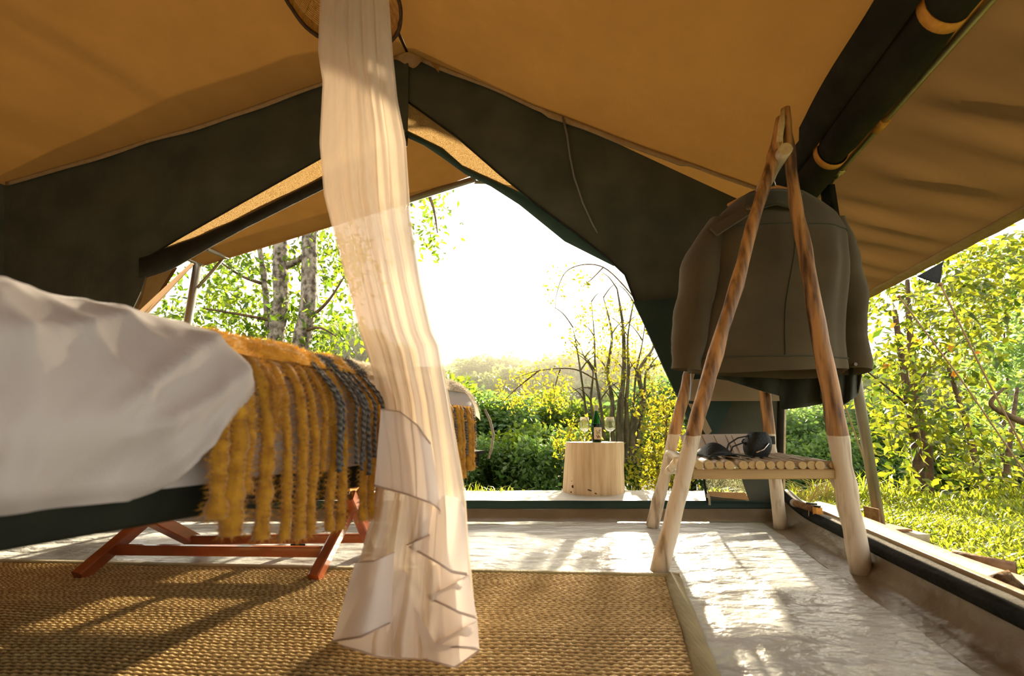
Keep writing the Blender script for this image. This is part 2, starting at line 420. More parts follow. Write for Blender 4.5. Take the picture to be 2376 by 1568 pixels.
def gz(x, y):
    if y < 3.5: return -.05 + .015 * nz(x * 1.5, y * 1.5)
    d = y - 3.5
    z = -.05 - .55 * min(d, 6) + .1 * nz(x * .5, y * .5)
    if y > 15: z += (y - 15) * (.20 + .05 * nz(x * .03, 2.2))
    return z
mb = MB()
ys = [-8, -4, -1, 1, 2, 2.5, 3, 3.3, 3.5, 3.8, 4.2, 5, 6, 7.5, 9.5, 12, 15, 19, 24, 30, 38, 48, 60, 75]
def gr(u, v):
    k = v * (len(ys) - 1); i = min(int(k), len(ys) - 2); Y = lerp(ys[i], ys[i + 1], k - i)
    s = 8 + max(0, Y) * 1.9
    X = lerp(-s, s, u)
    z = gz(X, Y)
    if Y < 3.6 and -4.2 < X < XS(Y) + .25: z = min(z, -.10)
    return Vector((X, Y, z))
mb.grid(gr, 90, 140)
g = mb.build('ground', None, smooth=True, mats=[MT['ground'], MT['hill']])
for p in g.data.polygons:
    p.material_index = 1 if (p.center.y + g.location.y) > 4.2 else 0
tag(g, 'grassy river bank falling away to a wooded valley', 'ground', kind='structure')

# ceiling ----------------------------------------------------------
ceil = struct('ceiling', (-.7, .5, ZR), 'warm tan canvas tent roof sloping down on both sides of the ridge', 'roof')
def sag(u): return math.sin(math.pi * u)
def roofR(u, v):
    Y = lerp(YB, YF, v); a = Vector((XR(Y), Y, ZR)); b = Vector((XE(Y) + .02, Y, ZE + .03)); p = a.lerp(b, u)
    p.z -= .035 * sag(u) + .008 * nz(u * 5, Y * 1.2, 3) * sag(u) + .006 * nz(u * 14, Y * .8, 8) * sag(u)
    return p
def roofL(u, v):
    Y = lerp(YB, YF, v); a = Vector((XR(Y), Y, ZR)); b = Vector((XL(Y), Y, ZL)); p = a.lerp(b, u)
    p.z -= .035 * sag(u) + .010 * nz(u * 5, Y * 1.2, 5) * sag(u) + .008 * nz(u * 3 - Y, Y * 3, 8) * sag(u)
    return p
mb = MB(); mb.grid(roofR, 40, 50); mb.build('roof_panel', MT['roof'], ceil, smooth=True)
mb = MB(); mb.grid(roofL, 40, 50); mb.build('roof_panel', MT['roof'], ceil, smooth=True)
# fly overhang beyond the right eave with taut ripples and a stitched hem
def over(u, v):
    Y = lerp(YB, 3.55, v); a = Vector((XE(Y) + .02, Y, ZE + .03)); b = Vector((XO(Y), Y, ZO)); p = a.lerp(b, u)
    rip = (math.sin(Y * 11 + u * 5.5) * .30 + math.sin(Y * 27 + u * 6 + 1.5 * nz(Y * 2, u)) * .30 + math.sin(Y * 43 + u * 4) * .12)
    p.z += rip * .045 * u * (1 - u) * 4 - .02 * sag(u)
    return p
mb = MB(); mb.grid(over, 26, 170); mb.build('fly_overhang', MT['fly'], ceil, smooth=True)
mb = MB()
def hemf(u, v):
    Y = lerp(YB, 3.55, v); b = Vector((XO(Y), Y, ZO)); a = Vector((XE(Y), Y, ZE)); d = (a - b).normalized()
    return b + d * (.075 * u) + Vector((0, 0, -.014 - .002 * math.sin(Y * 30)))
mb.grid(hemf, 4, 120); mb.build('fly_hem', MT['hemtan'], ceil, smooth=True, solid=.004)
# left overhang: steep strips past the left eave of the porch
mb = MB()
mb.grid(lambda u, v: PY(452, 612, YF).lerp(PY(440, 612, 2.6), v).lerp(PY(300, 775, YF).lerp(PY(270, 770, 2.6), v), u), 10, 10)
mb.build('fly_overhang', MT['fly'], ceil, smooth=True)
mb = MB()
mb.grid(lambda u, v: PY(410, 618, 3.2).lerp(PY(338, 640, 2.7), v).lerp(PY(322, 745, 3.2).lerp(PY(290, 750, 2.7), v), u), 8, 8)
mb.build('fly_flap', MT['hemtan'], ceil, smooth=True)
for a, b in (((408, 620), (318, 745)), ((338, 640), (300, 745))):
    mb = MB(); mb.tube([PY(*a, 3.15 if a[0] > 400 else 2.68), PY((a[0]+b[0])/2 + 6, (a[1]+b[1])/2, 3.15 if a[0] > 400 else 2.68), PY(*b, 3.15 if a[0] > 400 else 2.68)], .010, 6)
    mb.build('fly_edge', MT['hemtan'], ceil)
# bound seam where roof meets the front wall
def roof_at(u, Y, side):
    return (roofR if side > 0 else roofL)(u, (Y - YB) / (YF - YB))
for side in (1, -1):
    mb = MB()
    def sm(u, v):
        p = roof_at(lerp(.012, .985, v), YG - .012, side)
        w = .018 + .012 * nz(v * 7, side) + (.012 if .35 < v < .7 and side > 0 else 0)
        return p + Vector((0, -.012 * math.sin(math.pi * u), -w * u * 1.5 + .004))
    mb.grid(sm, 5, 60); mb.build('roof_seam', MT['hemtan'], ceil, smooth=True, solid=.004)
# ridge fold and bunched corner
mb = MB()
pts = [Vector((XR(Y) + .012 * math.sin(Y * 9), Y, ZR - .012 - .01 * math.sin(Y * 5))) for Y in np.linspace(YB, YG, 30)]
mb.tube(pts, [.008 + .005 * abs(math.sin(i * 1.3)) for i in range(30)], 6); mb.build('ridge_seam', MT['wickerrim'], ceil, smooth=True)
mb = MB()
mb.grid(lambda u, v: Vector((XR(YG) + (u - .5) * .42, YG - .05 - .04 * math.sin(u * 9) * v, ZR - .03 - abs(u - .5) * .19 - v * (.05 + .02 * math.sin(u * 14)))), 24, 6)
mb.build('ridge_corner', MT['hemtan'], ceil, smooth=True)

# poles carrying the fly -------------------------------------------------
def pole(name, a, b, r, mat, label, cat='pole', group=None, extra=None):
    o = thing(name, (a if a.z < b.z else b), label, cat, group)
    mb = MB(); mb.tube([a, a.lerp(b, .5), b], r, 14); mb.build('shaft', mat, o, smooth=True)
    if extra: extra(o)
    return o
def eavejoints(o):
    for Y in (1.05, 1.75, 2.1):
        mb = MB(); mb.tube([Vector((XE(Y - .03), Y - .03, ZE)), Vector((XE(Y + .03), Y + .03, ZE))], .024, 12); mb.build('collar', MT['orange'] if Y < 2 else MT['brass'], o, smooth=True)
pole('eave_pole', Vector((XE(YB), YB, ZE)), Vector((XE(3.5), 3.5, ZE)), .017, MT['brass'], 'long shiny metal pole along the open side eave', extra=eavejoints)
def postfoot(o):
    b0 = PZ(2043, 1228)
    mb = MB(); mb.box(b0 + Vector((.02, 0, .01)), (.17, .13, .012)); mb.box(b0 + Vector((-.055, -.02, .06)), (.008, .09, .11)); mb.build('base_plate', MT['clay'], o)
    mb = MB(); mb.box(b0 + Vector((.08, -.02, -.05)), (.15, .16, .10)); mb.build('wood_block', MT['palewood'], o)
    t = Vector((XE(2.248), 2.248, ZE))
    mb = MB(); mb.bar(t + Vector((-.005, -.03, -.01)), t + Vector((.02, -.02, -.26)), .05, .045); mb.build('bracket', MT['blackedge'], o)
    for dz in (.16, .2):
        mb = MB(); mb.lathe([(0, -.006), (.012, -.006), (.012, .006), (0, .006)], t + Vector((-.03, -.05, -dz)), 8); mb.build('bolt', MT['hookmetal'], o)
pole('fly_post', PZ(2043, 1228), Vector((XE(2.248), 2.248, ZE - .01)), .024, MT['steel'], 'olive steel post with base plate standing on the grass', 'post', extra=postfoot)
tl = PY(452, 612, YF)
def lpost(o):
    a = PY(458, 668, YF); b = PY(525, 592, YF)
    mb = MB(); mb.tube([a, b], .013, 8); mb.build('brace', MT['steel'], o, smooth=True)
pole('fly_post', PZ(372, 1128), PY(459, 612, YF), .034, MT['steel'], 'grey steel post with diagonal brace in front of the leafy tree', 'post', extra=lpost)
def bar_joint(o):
    mb = MB(); mb.bar(PY(430, 598, YF - .1), PY(462, 612, YF), .03, .03); mb.build('joint', MT['steel'], o)
    mb = MB(); mb.bar(PY(480, 578, YF - .25), PY(528, 598, YF), .03, .03); mb.build('joint', MT['steel'], o)
pole('porch_eave_bar', PY(455, 614, YF), Vector((XR(YF), YF, ZR - .05)), .03, MT['steel'], 'grey steel bar along the front edge of the porch roof', 'pole', extra=bar_joint)
pole('porch_ridge_bar', Vector((XR(YF) - .1, YF + .03, ZR - .06)), Vector((XR(YF) + .55, YF + .03, ZR - .07)), .016, MT['steel'], 'short horizontal bar at the porch peak under the roof', 'pole')

# wall_front -------------------------------------------------------------
wf = struct('wall_front', (-.5, YG, 0), 'dark green canvas front wall with wide arched opening', 'wall')
def panel(name, px, Y, mat, parent, thick=.006, dy=None):
    v3 = [PY(x, y, Y if dy is None else Y + dy(x, y)) for x, y in px]
    tri = tessellate_polygon([[Vector((p.x, p.z, 0)) for p in v3]])
    n = len(v3); off = Vector((0, thick, 0))
    vs = v3 + [p + off for p in v3]
    fs = [tuple(t) for t in tri] + [tuple(n + i for i in reversed(t)) for t in tri] + [(i, (i+1) % n, n + (i+1) % n, n + i) for i in range(n)]
    return link(name, vs, fs, mat, parent)
Lroof = [(-420, 570), (10, 430), (400, 301), (740, 183), (950, 125)]
panel('wall_panel', [(-420, 560), (10, 424), (400, 295), (740, 178), (946, 118), (946, 235), (745, 366), (560, 470), (410, 555), (330, 605), (338, 640), (325, 680), (305, 722), (285, 1150), (280, 1215), (-420, 1240)], YG, MT['green'], wf)
panel('mesh_panel', [(946, 235), (946, 320), (738, 424), (560, 505), (400, 575), (335, 604), (412, 555), (560, 470), (745, 366)], YG + .012, MT['screen'], wf, .002)
panel('mesh_panel', [(944, 235), (1060, 318), (1165, 410), (1190, 430), (1140, 425), (1075, 388), (1010, 340), (944, 312)], YG + .012, MT['screen'], wf, .002)
# right panel: from the ridge down to the corner post, edge swept aside at the door
panel('wall_panel', [(940, 118), (975, 128), (1310, 276), (1560, 392), (1730, 470), (1868, 540), (1812, 900), (1798, 1196), (1640, 1196), (1640, 1150), (1738, 1160), (1706, 1062), (1648, 1062), (1622, 1010), (1604, 985), (1545, 860), (1502, 762), (1482, 720), (1450, 635), (1402, 590), (1330, 535), (1240, 470), (1160, 404), (1060, 316), (945, 232), (940, 200)], YG, MT['green'], wf)
panel('center_strip', [(905, 122), (948, 122), (946, 300), (935, 312), (900, 300)], YG - .02, MT['green'], wf)
# cover the arch zip line
def stripe(name, pts, w, Y, mat, parent, thick=.012, sides=6):
    mb = MB(); mb.tube([PY(x, y, Y) for x, y in pts], w, sides, flat=.5); return mb.build(name, mat, parent, smooth=True)
stripe('zip_tape', [(946, 236), (1060, 318), (1160, 405), (1240, 470), (1330, 536), (1402, 592), (1450, 637), (1482, 722), (1545, 862), (1604, 987), (1622, 1012)], .009, YG - .004, MT['blackedge'], wf)
stripe('zip_tape', [(1638, 1050), (1634, 1120), (1642, 1165)], .012, YG - .006, MT['blackedge'], wf)
stripe('zip_tape', [(946, 236), (745, 367), (560, 471), (410, 556), (332, 604)], .007, YG - .004, MT['blackedge'], wf)
# rolled flap hanging in the arch, twisted, on both sides
def ribbon(name, top, bot, Y, mat, parent, bul=.05, n=50):
    mb = MB()
    tt = [(i / (len(top) - 1), p) for i, p in enumerate(top)]; bb = [(i / (len(bot) - 1), p) for i, p in enumerate(bot)]
    def at(tab, u):
        return (interp([(a, p[0]) for a, p in tab], u), interp([(a, p[1]) for a, p in tab], u))
    def fn(u, v):
        a, b = at(tt, v), at(bb, v)
        ang = u * 2 * math.pi
        k = .5 - .5 * math.cos(ang)
        x, y = lerp(a[0], b[0], k), lerp(a[1], b[1], k)
        return PY(x, y, Y + bul * math.sin(ang) + .01 * nz(u * 3, v * 12))
    mb.grid(fn, 16, n, wrap=True)
    return mb.build(name, mat, parent, smooth=True)
ribbon('rolled_flap', [(938, 300), (975, 318), (1030, 345), (1075, 385), (1130, 410), (1210, 447), (1330, 522), (1420, 595)], [(942, 318), (985, 338), (1025, 365), (1080, 405), (1138, 432), (1205, 475), (1310, 560), (1425, 618)], YG + .03, MT['greenflap'], wf, .03)
ribbon('rolled_flap', [(948, 312), (850, 356), (738, 418), (560, 505), (470, 545), (400, 570), (322, 594)], [(945, 340), (850, 390), (738, 446), (560, 535), (470, 585), (400, 625), (322, 650)], YG + .02, MT['greenroll'], wf, .04)
# door flap drawn aside below, with its corner tied back and a lighter lining
panel('door_flap', [(1470, 700), (1500, 762), (1545, 862), (1602, 985), (1625, 1030), (1660, 1020), (1700, 930), (1640, 760), (1560, 690)], YG - .05, MT['greenflap'], wf, .01)
panel('window_flap', [(1600, 880), (1660, 878), (1810, 905), (1812, 930), (1600, 930)], YG - .07, MT['pocket'], wf, .006)
panel('mesh_panel', [(1640, 1058), (1710, 1058), (1742, 1162), (1636, 1152)], YG + .01, MT['screen2'], wf, .002)
panel('mesh_hem', [(1642, 1140), (1730, 1143), (1738, 1160), (1642, 1150)], YG - .016, MT['hemtan'], wf, .003)
panel('flap_lining', [(1596, 935), (1622, 940), (1652, 1000), (1640, 1012)], YG - .062, MT['pocket'], wf, .004)
# low sill: tan groundsheet edge turned up, green strip above it
mb = MB()
def sillf(u, v):
    X = lerp(-3.3, 1.62, v); z = [.0, .018, .05, .058][int(round(u * 3))]; y = YG - [.10, .05, .02, .0][int(round(u * 3))]
    return Vector((X, y + .01 * nz(X * 3, u), z + .004 * nz(X * 6, u * 3)))
mb.grid(sillf, 4, 80); mb.build('groundsheet_edge', MT['pvctan'], wf, smooth=True)
mb = MB()
mb.grid(lambda u, v: Vector((lerp(-3.3, 1.62, v), YG - .012 + .012 * math.sin(u * 3.14), .055 + .045 * u + .003 * nz(v * 20, 1))), 5, 80)
mb.build('sill_strip', MT['greenflap'], wf, smooth=True, solid=.004)
# corner post and its canvas edge
mb = MB(); mb.tube([PY(1806, 1195, YG), PY(1812, 900, YG), PY(1850, 540, YG)], .02, 10); mb.build('corner_post', MT['greenroll'], wf, smooth=True)
mb = MB(); mb.tube([PY(1816, 1160, YG + .06), PY(1819, 950, YG + .06), PY(1845, 560, YG + .06)], .012, 8); mb.build('corner_pole', MT['palewood'], wf, smooth=True)
# zip pulls
def zip_pull(x, y, Y, s=1.):
    p = PY(x, y, Y)
    mb = MB(); mb.box(p, (.016 * s, .008, .022 * s)); mb.box(p + Vector((.004, -.004, -.03 * s)), (.012 * s, .005, .045 * s)); mb.build('zip_pull', MT['brass'], wf)
zip_pull(1643, 1150, YG - .03); zip_pull(936, 305, YG - .05, .8)
mb = MB(); mb.tube([PY(x, y, YG - .025) for x, y in ((1306, 272), (1316, 315), (1322, 360), (1332, 410), (1352, 470), (1374, 518), (1386, 540))], [.007, .007, .006, .006, .006, .005, .003], 7)
tag(mb.build('tie_cord', MT['cord'], smooth=True), 'thin grey cord hanging from the roof seam against the dark front wall', 'cord')

# wall_right: open side with the canvas rolled up under the eave and a low sill ---------------
wr = struct('wall_right', (1.6, 1, 0), 'open side wall with dark canvas rolled up under the eave', 'wall')
mb = MB()
def val(u, v):
    Y = lerp(YB, YG - .02, v)
    w = .30 + .03 * nz(Y * 2.3, 4) - (.03 if Y > 1.95 else 0)
    a = Vector((XE(Y) - w, Y, ZE + w * .42 - .01)); b = Vector((XE(Y) - .215, Y, ZE + .01)); 
    p = a.lerp(b, u); p.x -= .02 * math.sin(3.14 * u); return p
mb.grid(val, 8, 70); mb.build('valance', MT['greenroll'], wr, smooth=True, solid=.006)
mb = MB()
Yl = np.linspace(YB, 2.42, 60)
pts = [Vector((XE(Y) - .122 + .006 * math.sin(Y * 6), Y, ZE + .006 - .012 * math.sin((Y + 2.1) * 3.3))) for Y in Yl]
rr = [.084 + .008 * nz(Y * 3, 7) - .016 * max(0, 1 - abs(Y - 1.24) / .07) - .016 * max(0, 1 - abs(Y - 1.94) / .07) for Y in Yl]
mb.tube(pts, rr, 18); mb.build('rolled_canvas', MT['greenroll'], wr, smooth=True)
for Y in (1.24, 1.94):
    mb = MB()
    c0 = Vector((XE(Y) - .122 + .006 * math.sin(Y * 6), Y, ZE + .006 - .012 * math.sin((Y + 2.1) * 3.3)))
    def st(u, v):
        a = 2 * math.pi * u; r = .080
        return c0 + Vector((math.cos(a) * r + (v - .5) * .035 * .24, (v - .5) * .035, math.sin(a) * r))
    mb.grid(st, 28, 3, wrap=True); tag(mb.build('strap', MT['orange'], wr, smooth=True, solid=.004), 'orange webbing strap')
# sill running along the floor edge: turned-up tan sheet, black strip, grey tape
def sill(name, prof, mat, solid=0.):
    mb = MB()
    def fn(u, v):
        Y = lerp(YB, YG - .03, v); k = u * (len(prof) - 1); i = min(int(k), len(prof) - 2); a, b = prof[i], prof[i + 1]; f = k - i
        dx, z = lerp(a[0], b[0], f), lerp(a[1], b[1], f)
        rise = .055 * max(0, (Y - 2.05) / .42) ** 2
        wr_ = .010 * nz(Y * 5, u * 2, len(name)) * (1 - abs(u - .5) * 2)
        return Vector((XS(Y) + dx + wr_, Y, z + (rise if z > .03 else 0) + .006 * nz(Y * 7, u * 3, 3) * (1 if .02 < u < .98 else 0)))
    mb.grid(fn, 4 * (len(prof) - 1) + 1, 120); return mb.build(name, mat, wr, smooth=True, solid=solid)
sill('groundsheet_edge', [(-.13, -.006), (-.05, .008), (-.008, .045), (.012, .075)], MT['pvctan'])
sill('sill_strip', [(.008, .07), (.0, .098), (.02, .112)], MT['blackedge'], .006)
sill('sill_tape', [(.018, .110), (.045, .112), (.07, .104)], MT['greystrip'], .004)

# walls beside and behind the camera
wl = struct('wall_left', (-3.4, 0, 0), 'dark green canvas side wall beyond the bed', 'wall')
mb = MB(); mb.grid(lambda u, v: Vector((lerp(XL(lerp(YB, YG, v)) + .25, XL(lerp(YB, YG, v)), u), lerp(YB, YG, v), ZL * u)), 4, 12); mb.build('wall_panel', MT['green'], wl, solid=.006)
wb = struct('wall_back', (-1.5, YB, 0), 'tan canvas back wall behind the viewer', 'wall')
mb = MB()
mb.add([Vector((XL(YB) + .25, YB, 0)), Vector((XS(YB), YB, 0)), Vector((XE(YB), YB, ZE)), Vector((XR(YB), YB, ZR)), Vector((XL(YB), YB, ZL))], [(0, 1, 2, 3, 4)])
mb.build('wall_panel', MT['roof'], wb, solid=.006)

# ================================================================== BED
zb = .385
A0 = PZ(0, 1282, zb); A0.z = 0
E1 = Vector((.37625, .92652, 0)); E2 = Vector((-.92652, .37625, 0))
SK = (CAM_H - zb) / .19                                      # size of the visible stretch of the bed
S0, S1, BW = -.60, 1.645 * SK, .93
_e = A0 + E1 * S1
ZT = PY(1110, 895, _e.y).z
ZFR = PY(0, 1167, A0.y).z                                    # top of the frame
def BP(s, w, z): return A0 + E1 * s + E2 * w + Vector((0, 0, z))
bed = thing('bed', BP(.6, .45, 0), 'low black wooden bed frame carrying the white mattress', 'bed')
def rail(name, a, b, h0, h1, w):
    mb = MB(); z = (h0 + h1) / 2
    mb.bar(BP(a[0], a[1], z), BP(b[0], b[1], z), w, h1 - h0); return mb.build(name, MT['blackwood'], bed)
rail('side_rail', (S0, .02), (S1, .02), zb, ZFR, .04)
rail('side_rail', (S0, BW - .02), (S1, BW - .02), zb, ZFR, .04)
rail('end_rail', (S0 + .02, .0), (S0 + .02, BW), zb, ZFR, .04)
rail('end_rail', (S1 - .02, .0), (S1 - .02, BW), zb, ZFR, .04)
mb = MB(); mb.bar(BP(.30 * SK, -.004, (zb + ZFR) / 2), BP(.40 * SK, -.004, (zb + ZFR) / 2), .012, ZFR - zb); mb.build('corner_plate', MT['black'], bed)
for k in range(7):
    rail('slat', (S0 + .15 + k * .29, .05), (S0 + .15 + k * .29, BW - .05), ZFR - .02, ZFR - .005, .06)
for s_, w_ in ((S0 + .06, .08), (S0 + .06, BW - .08), (S1 - .05, .13), (S1 - .05, BW - .10)):
    mb = MB(); mb.bar(BP(s_, w_, 0), BP(s_, w_, zb), .045, .045, up=E1); mb.build('leg', MT['blackwood'], bed)

def edge_profile(t, R, zt, zbm, out=0., inner=.5):
    """from the middle of the top (t=0) across the rounded edge and down the side (t=1) -> (w, z)"""
    L1, L2, L3 = inner - R, math.pi * R / 2, zt - R - zbm
    d = t * (L1 + L2 + L3)
    if d < L1: return inner - d, zt
    if d < L1 + L2:
        a = (d - L1) / R; return R - R * math.sin(a) , zt - R + R * math.cos(a)
    return 0., zt - R - (d - L1 - L2)
# mattress: rounded block in a white fitted sheet
mat_o = thing('mattress', BP(.6, .45, ZFR), 'white sheeted mattress on the black bed frame, under the yellow throw', 'mattress')
mb = MB()
def mt(u, v):
    s = lerp(S0, S1, v); half = BW / 2
    a = u * 2
    if a <= 1: w, z = edge_profile(a, .09, ZT, ZFR - .003, inner=half)
    else:
        w, z = edge_profile(2 - a, .09, ZT, ZFR - .003, inner=half); w = BW - w
    e = min((S1 - s), .09); k = math.sqrt(max(0, 1 - ((.09 - e) / .09) ** 2)) if e < .09 else 1
    e2 = min((s - S0), .09); k2 = math.sqrt(max(0, 1 - ((.09 - e2) / .09) ** 2)) if e2 < .09 else 1
    kk = min(k, k2)
    z = ZFR - .003 + (z - ZFR + .003) * (.74 + .26 * kk); w = half + (w - half) * (.96 + .04 * kk)
    return BP(s, w, z + .004 * nz(s * 9, u * 7))
def mt_loop(u, v):
    return mt(u if u < .5 else u, v)
# u runs middle top -> near side bottom, then far side bottom -> middle top : build as two halves
def near(u, v): return mt(u * .5, v)
def far(u, v): return mt(.5 + u * .5, v)
vv = [0, .01, .03, .05] + list(np.linspace(.08, .92, 30)) + [.95, .97, .99, 1]
def regrid(fn): return lambda u, v: fn(u, interp([(i / (len(vv) - 1), q) for i, q in enumerate(vv)], v))
mb.grid(regrid(near), 26, len(vv)); mb.grid(regrid(far), 26, len(vv))
for s in (S0, S1):                                         # closing end faces
    ring = [mt(u, (s - S0) / (S1 - S0)) for u in np.linspace(0, .5, 14)] + [mt(u, (s - S0) / (S1 - S0)) for u in np.linspace(.5001, 1, 14)]
    mb.add(ring, [tuple(range(len(ring)))])
mb.build('ticking', MT['white'], mat_o, smooth=True)

# duvet: puffed over the near edge, rounded end toward the throw
def duv(u, v):
    s = lerp(S0 - .02, .36, v)
    w, z = edge_profile(u, .14, ZT + .012, ZFR - .012, inner=.62)
    down = max(0, (ZT - z) / (ZT - ZFR + .012))
    send = .365 * SK - .08 * max(0, down - .35) ** 1.3 * 1.6 + .02 * math.sin(down * 5)
    f = v
    s = lerp(S0 - .02, send, f)
    dist = send - s
    puff = .05 * math.sqrt(max(0., min(1., dist / .14)) * (2 - min(1., dist / .14)))
    bul = math.sin(min(1, down * 1.05) * math.pi) ** .7 if down < .95 else math.sin(.9975 * math.pi) ** .7
    wr_ = 0
    for k, (fr, sl, am) in enumerate(((15, 2.2, .036), (26, -1.2, .020), (40, 3, .008))):
        wr_ += am * (1 - abs(nz(s * fr * .55 + down * sl, k * 3.3, down * 1.5))) ** 3 * 1.4
    wr_ *= (.35 + .65 * down) * min(1, dist / .05)
    w = w - puff * (.25 + .9 * bul) - wr_ + .008
    z = z + .25 * puff * (1 - down) * (1 if w < .3 else .6) + wr_ * .3 * (1 - down)
    if down > .93: w += (down - .93) / .07 * .035
    return BP(s, w, z)
mb = MB(); mb.grid(duv, 90, 130)
tag(mb.build('duvet', MT['white'], smooth=True), 'puffy wrinkled white duvet bulging over the near edge of the bed', 'duvet')

# throw ---------------------------------------------------------------
YEL = np.array((.70, .38, .030)); YEL2 = np.array((.40, .18, .012)); GRY = np.array((.055, .052, .048)); WHT = np.array((.62, .55, .44)); GRW = np.array((.30, .28, .25))
def fuzz(pts, normals, n, ln, colf, droop=.3):
    """short wool fibres rooted on sampled surface points, one thin triangle each"""
    idx = rng.integers(0, len(pts), n)
    p = pts[idx]; nn = normals[idx] + rng.normal(0, .55, (n, 3)); nn[:, 2] -= droop; nn /= np.linalg.norm(nn, axis=1)[:, None]
    sd = np.cross(nn, rng.normal(0, 1, (n, 3))); sd /= np.linalg.norm(sd, axis=1)[:, None]
    l = ln * rng.uniform(.5, 1.4, n)[:, None]; wd = .0005
    v = np.stack([p - sd * wd, p + sd * wd, p + nn * l], 1).reshape(-1, 3)
    c = np.repeat(colf(idx), 3, 0)
    return v, np.arange(n * 3).reshape(-1, 3), c
def wool_object(name, V, F, col, parent, fz=None):
    """V verts, F quads/tris, per-vertex colours; optional fibres merged into the same part"""
    V = np.asarray(V, float); tris = []
    for f in F:
        tris.append((f[0], f[1], f[2]))
        if len(f) == 4: tris.append((f[0], f[2], f[3]))
    tris = np.array(tris); col = np.asarray(col, float)
    if fz:
        n = np.zeros_like(V); fn = np.cross(V[tris[:, 1]] - V[tris[:, 0]], V[tris[:, 2]] - V[tris[:, 0]])
        for k in range(3): np.add.at(n, tris[:, k], fn)
        n /= np.linalg.norm(n, axis=1)[:, None] + 1e-9
        fv, ft, fc = fuzz(V, n * fz.get('flip', 1), fz['n'], fz['len'], lambda i: np.clip(col[i] * rng.uniform(.8, 1.35, (len(i), 1)), 0, 1), fz.get('droop', .3))
        tris = np.vstack([tris, ft + len(V)]); V = np.vstack([V, fv]); col = np.vstack([col, fc])
    o0 = np.array([V[:, 0].mean(), V[:, 1].mean(), V[:, 2].min()])
    me = np_mesh(name, V - o0, tris, MT['wool'], col=col)
    return place(name, me, o0, parent)
throw = thing('throw_blanket', BP(1.0, .3, ZT), 'fuzzy mustard yellow and charcoal striped throw with long fringe across the bed', 'blanket')
TS0, TS1 = .29 * SK, S1 + .012
def thp(t, s, off):
    w, z = edge_profile(t, .10, ZT + off, ZFR, inner=.5)
    if t > .3: w -= off
    # soft fall at the foot end
    k = max(0, (s - (S1 - .10)) / .112)
    return w, z - .10 * (1 - math.sqrt(max(0, 1 - min(1, k) ** 2)))
def band(s):
    s /= SK
    if s < .62: return 'y'
    if s < .68: return 'g'
    if s < .74: return 'y2'
    if s < .80: return 'g'
    if s < 1.35: return 'w'
    return 'w2'
BC = {'y': YEL * 1.05, 'g': GRY, 'y2': YEL * .9, 'w': WHT, 'w2': WHT * .8}
nu, nv = 60, 240
V, F, K = [], [], []
for j in range(nv):
    s = lerp(TS0, TS1, j / (nv - 1))
    for i in range(nu):
        t = i / (nu - 1) * .70
        w, z = thp(t, s, .012 + .006 * nz(s * 12, t * 12) + .004 * nz(s * 40, t * 40))
        V.append(tuple(BP(s, w, z)))
        K.append(np.clip(BC[band(s + .012 * nz(t * 20, s * 20))] * (1 + .35 * nz(s * 30, t * 30, 2)), 0, 1))
for j in range(nv - 1):
    for i in range(nu - 1): F.append((j*nu+i, j*nu+i+1, (j+1)*nu+i+1, (j+1)*nu+i))
wool_object('woven_cloth', V, F, K, throw, dict(n=60000, len=.009, droop=.1))

def strand(name, s, z0, z1, r, col, col2, twist=False, sway=0., out=.03, fz=700, seed=0):
    """one hanging fringe strand along the near side of the bed"""
    n = 34; k = 9
    V, F, K = [], [], []
    w0 = -.018
    for j in range(n):
        f = j / (n - 1)
        z = lerp(z0, z1, f)
        ss = s + sway * f + .010 * nz(f * 3, seed * 1.7) * f
        over_edge = max(0, (z - (ZT - .10)) / .11)
        w = w0 - out * min(1, f * 2.2) + (.07 * over_edge ** 1.6 if over_edge > 0 else 0)
        bump = 1 + (.40 * nz(f * 14, seed * 2.3) + .22 * nz(f * 34, seed)) * (0 if twist else 1)
        rr = r * bump * (1. if f < .93 else 1.12)
        if f == 0: rr *= .8
        for i in range(k):
            a = 2 * math.pi * i / k + (f * 40 if twist else 0)
            q = 1 + (.28 * math.cos(2 * a - (f * 80 if twist else 0)) if twist else .16 * nz(math.cos(a) * 3, f * 30, seed))
            V.append(tuple(BP(ss + math.cos(a) * rr * q, w + math.sin(a) * rr * q, z)))
            if twist:
                m = .5 + .5 * math.sin(f * 95 + a * 1.0); K.append(lerp(col, col2, m ** 2))
            else:
                m = np.clip(.5 + .9 * nz(f * 16, a, seed), 0, 1); K.append(lerp(col, col2, m))
    for j in range(n - 1):
        for i in range(k): F.append((j*k+i, j*k+(i+1) % k, (j+1)*k+(i+1) % k, (j+1)*k+i))
    c = (n - 1) * k; V.append(tuple(BP(s + sway, w0 - out, z1 - r * .3))); K.append(np.array(col))
    for i in range(k): F.append((c + i, c + (i + 1) % k, len(V) - 1))
    return wool_object(name, V, F, K, throw, dict(n=fz, len=.010 if not twist else .005, droop=.15, flip=-1) if fz else None)
def s_of(px, py=950):
    r = ray(px, py); k = r[0] / r[1]; a = A0 - E2 * .045
    return (k * a.y - a.x) / (E1.x - k * E1.y)
def z_of(px, py):
    s = s_of(px, py); Y = (A0 + E1 * s - E2 * .045).y
    return PY(px, py, Y).z
YS = [(548, 850, 1236, .022), (505, 1000, 1200, .019), (575, 840, 1140, .014), (618, 860, 1245, .017), (662, 880, 1248, .012), (640, 850, 1000, .010), (700, 870, 1246, .014), (726, 900, 1235, .012), (752, 870, 1090, .009),
      (770, 900, 1228, .0125), (797, 905, 1224, .0125), (822, 900, 1030, .008), (843, 920, 1205, .0125), (862, 930, 1198, .012), (880, 950, 1196, .012)]
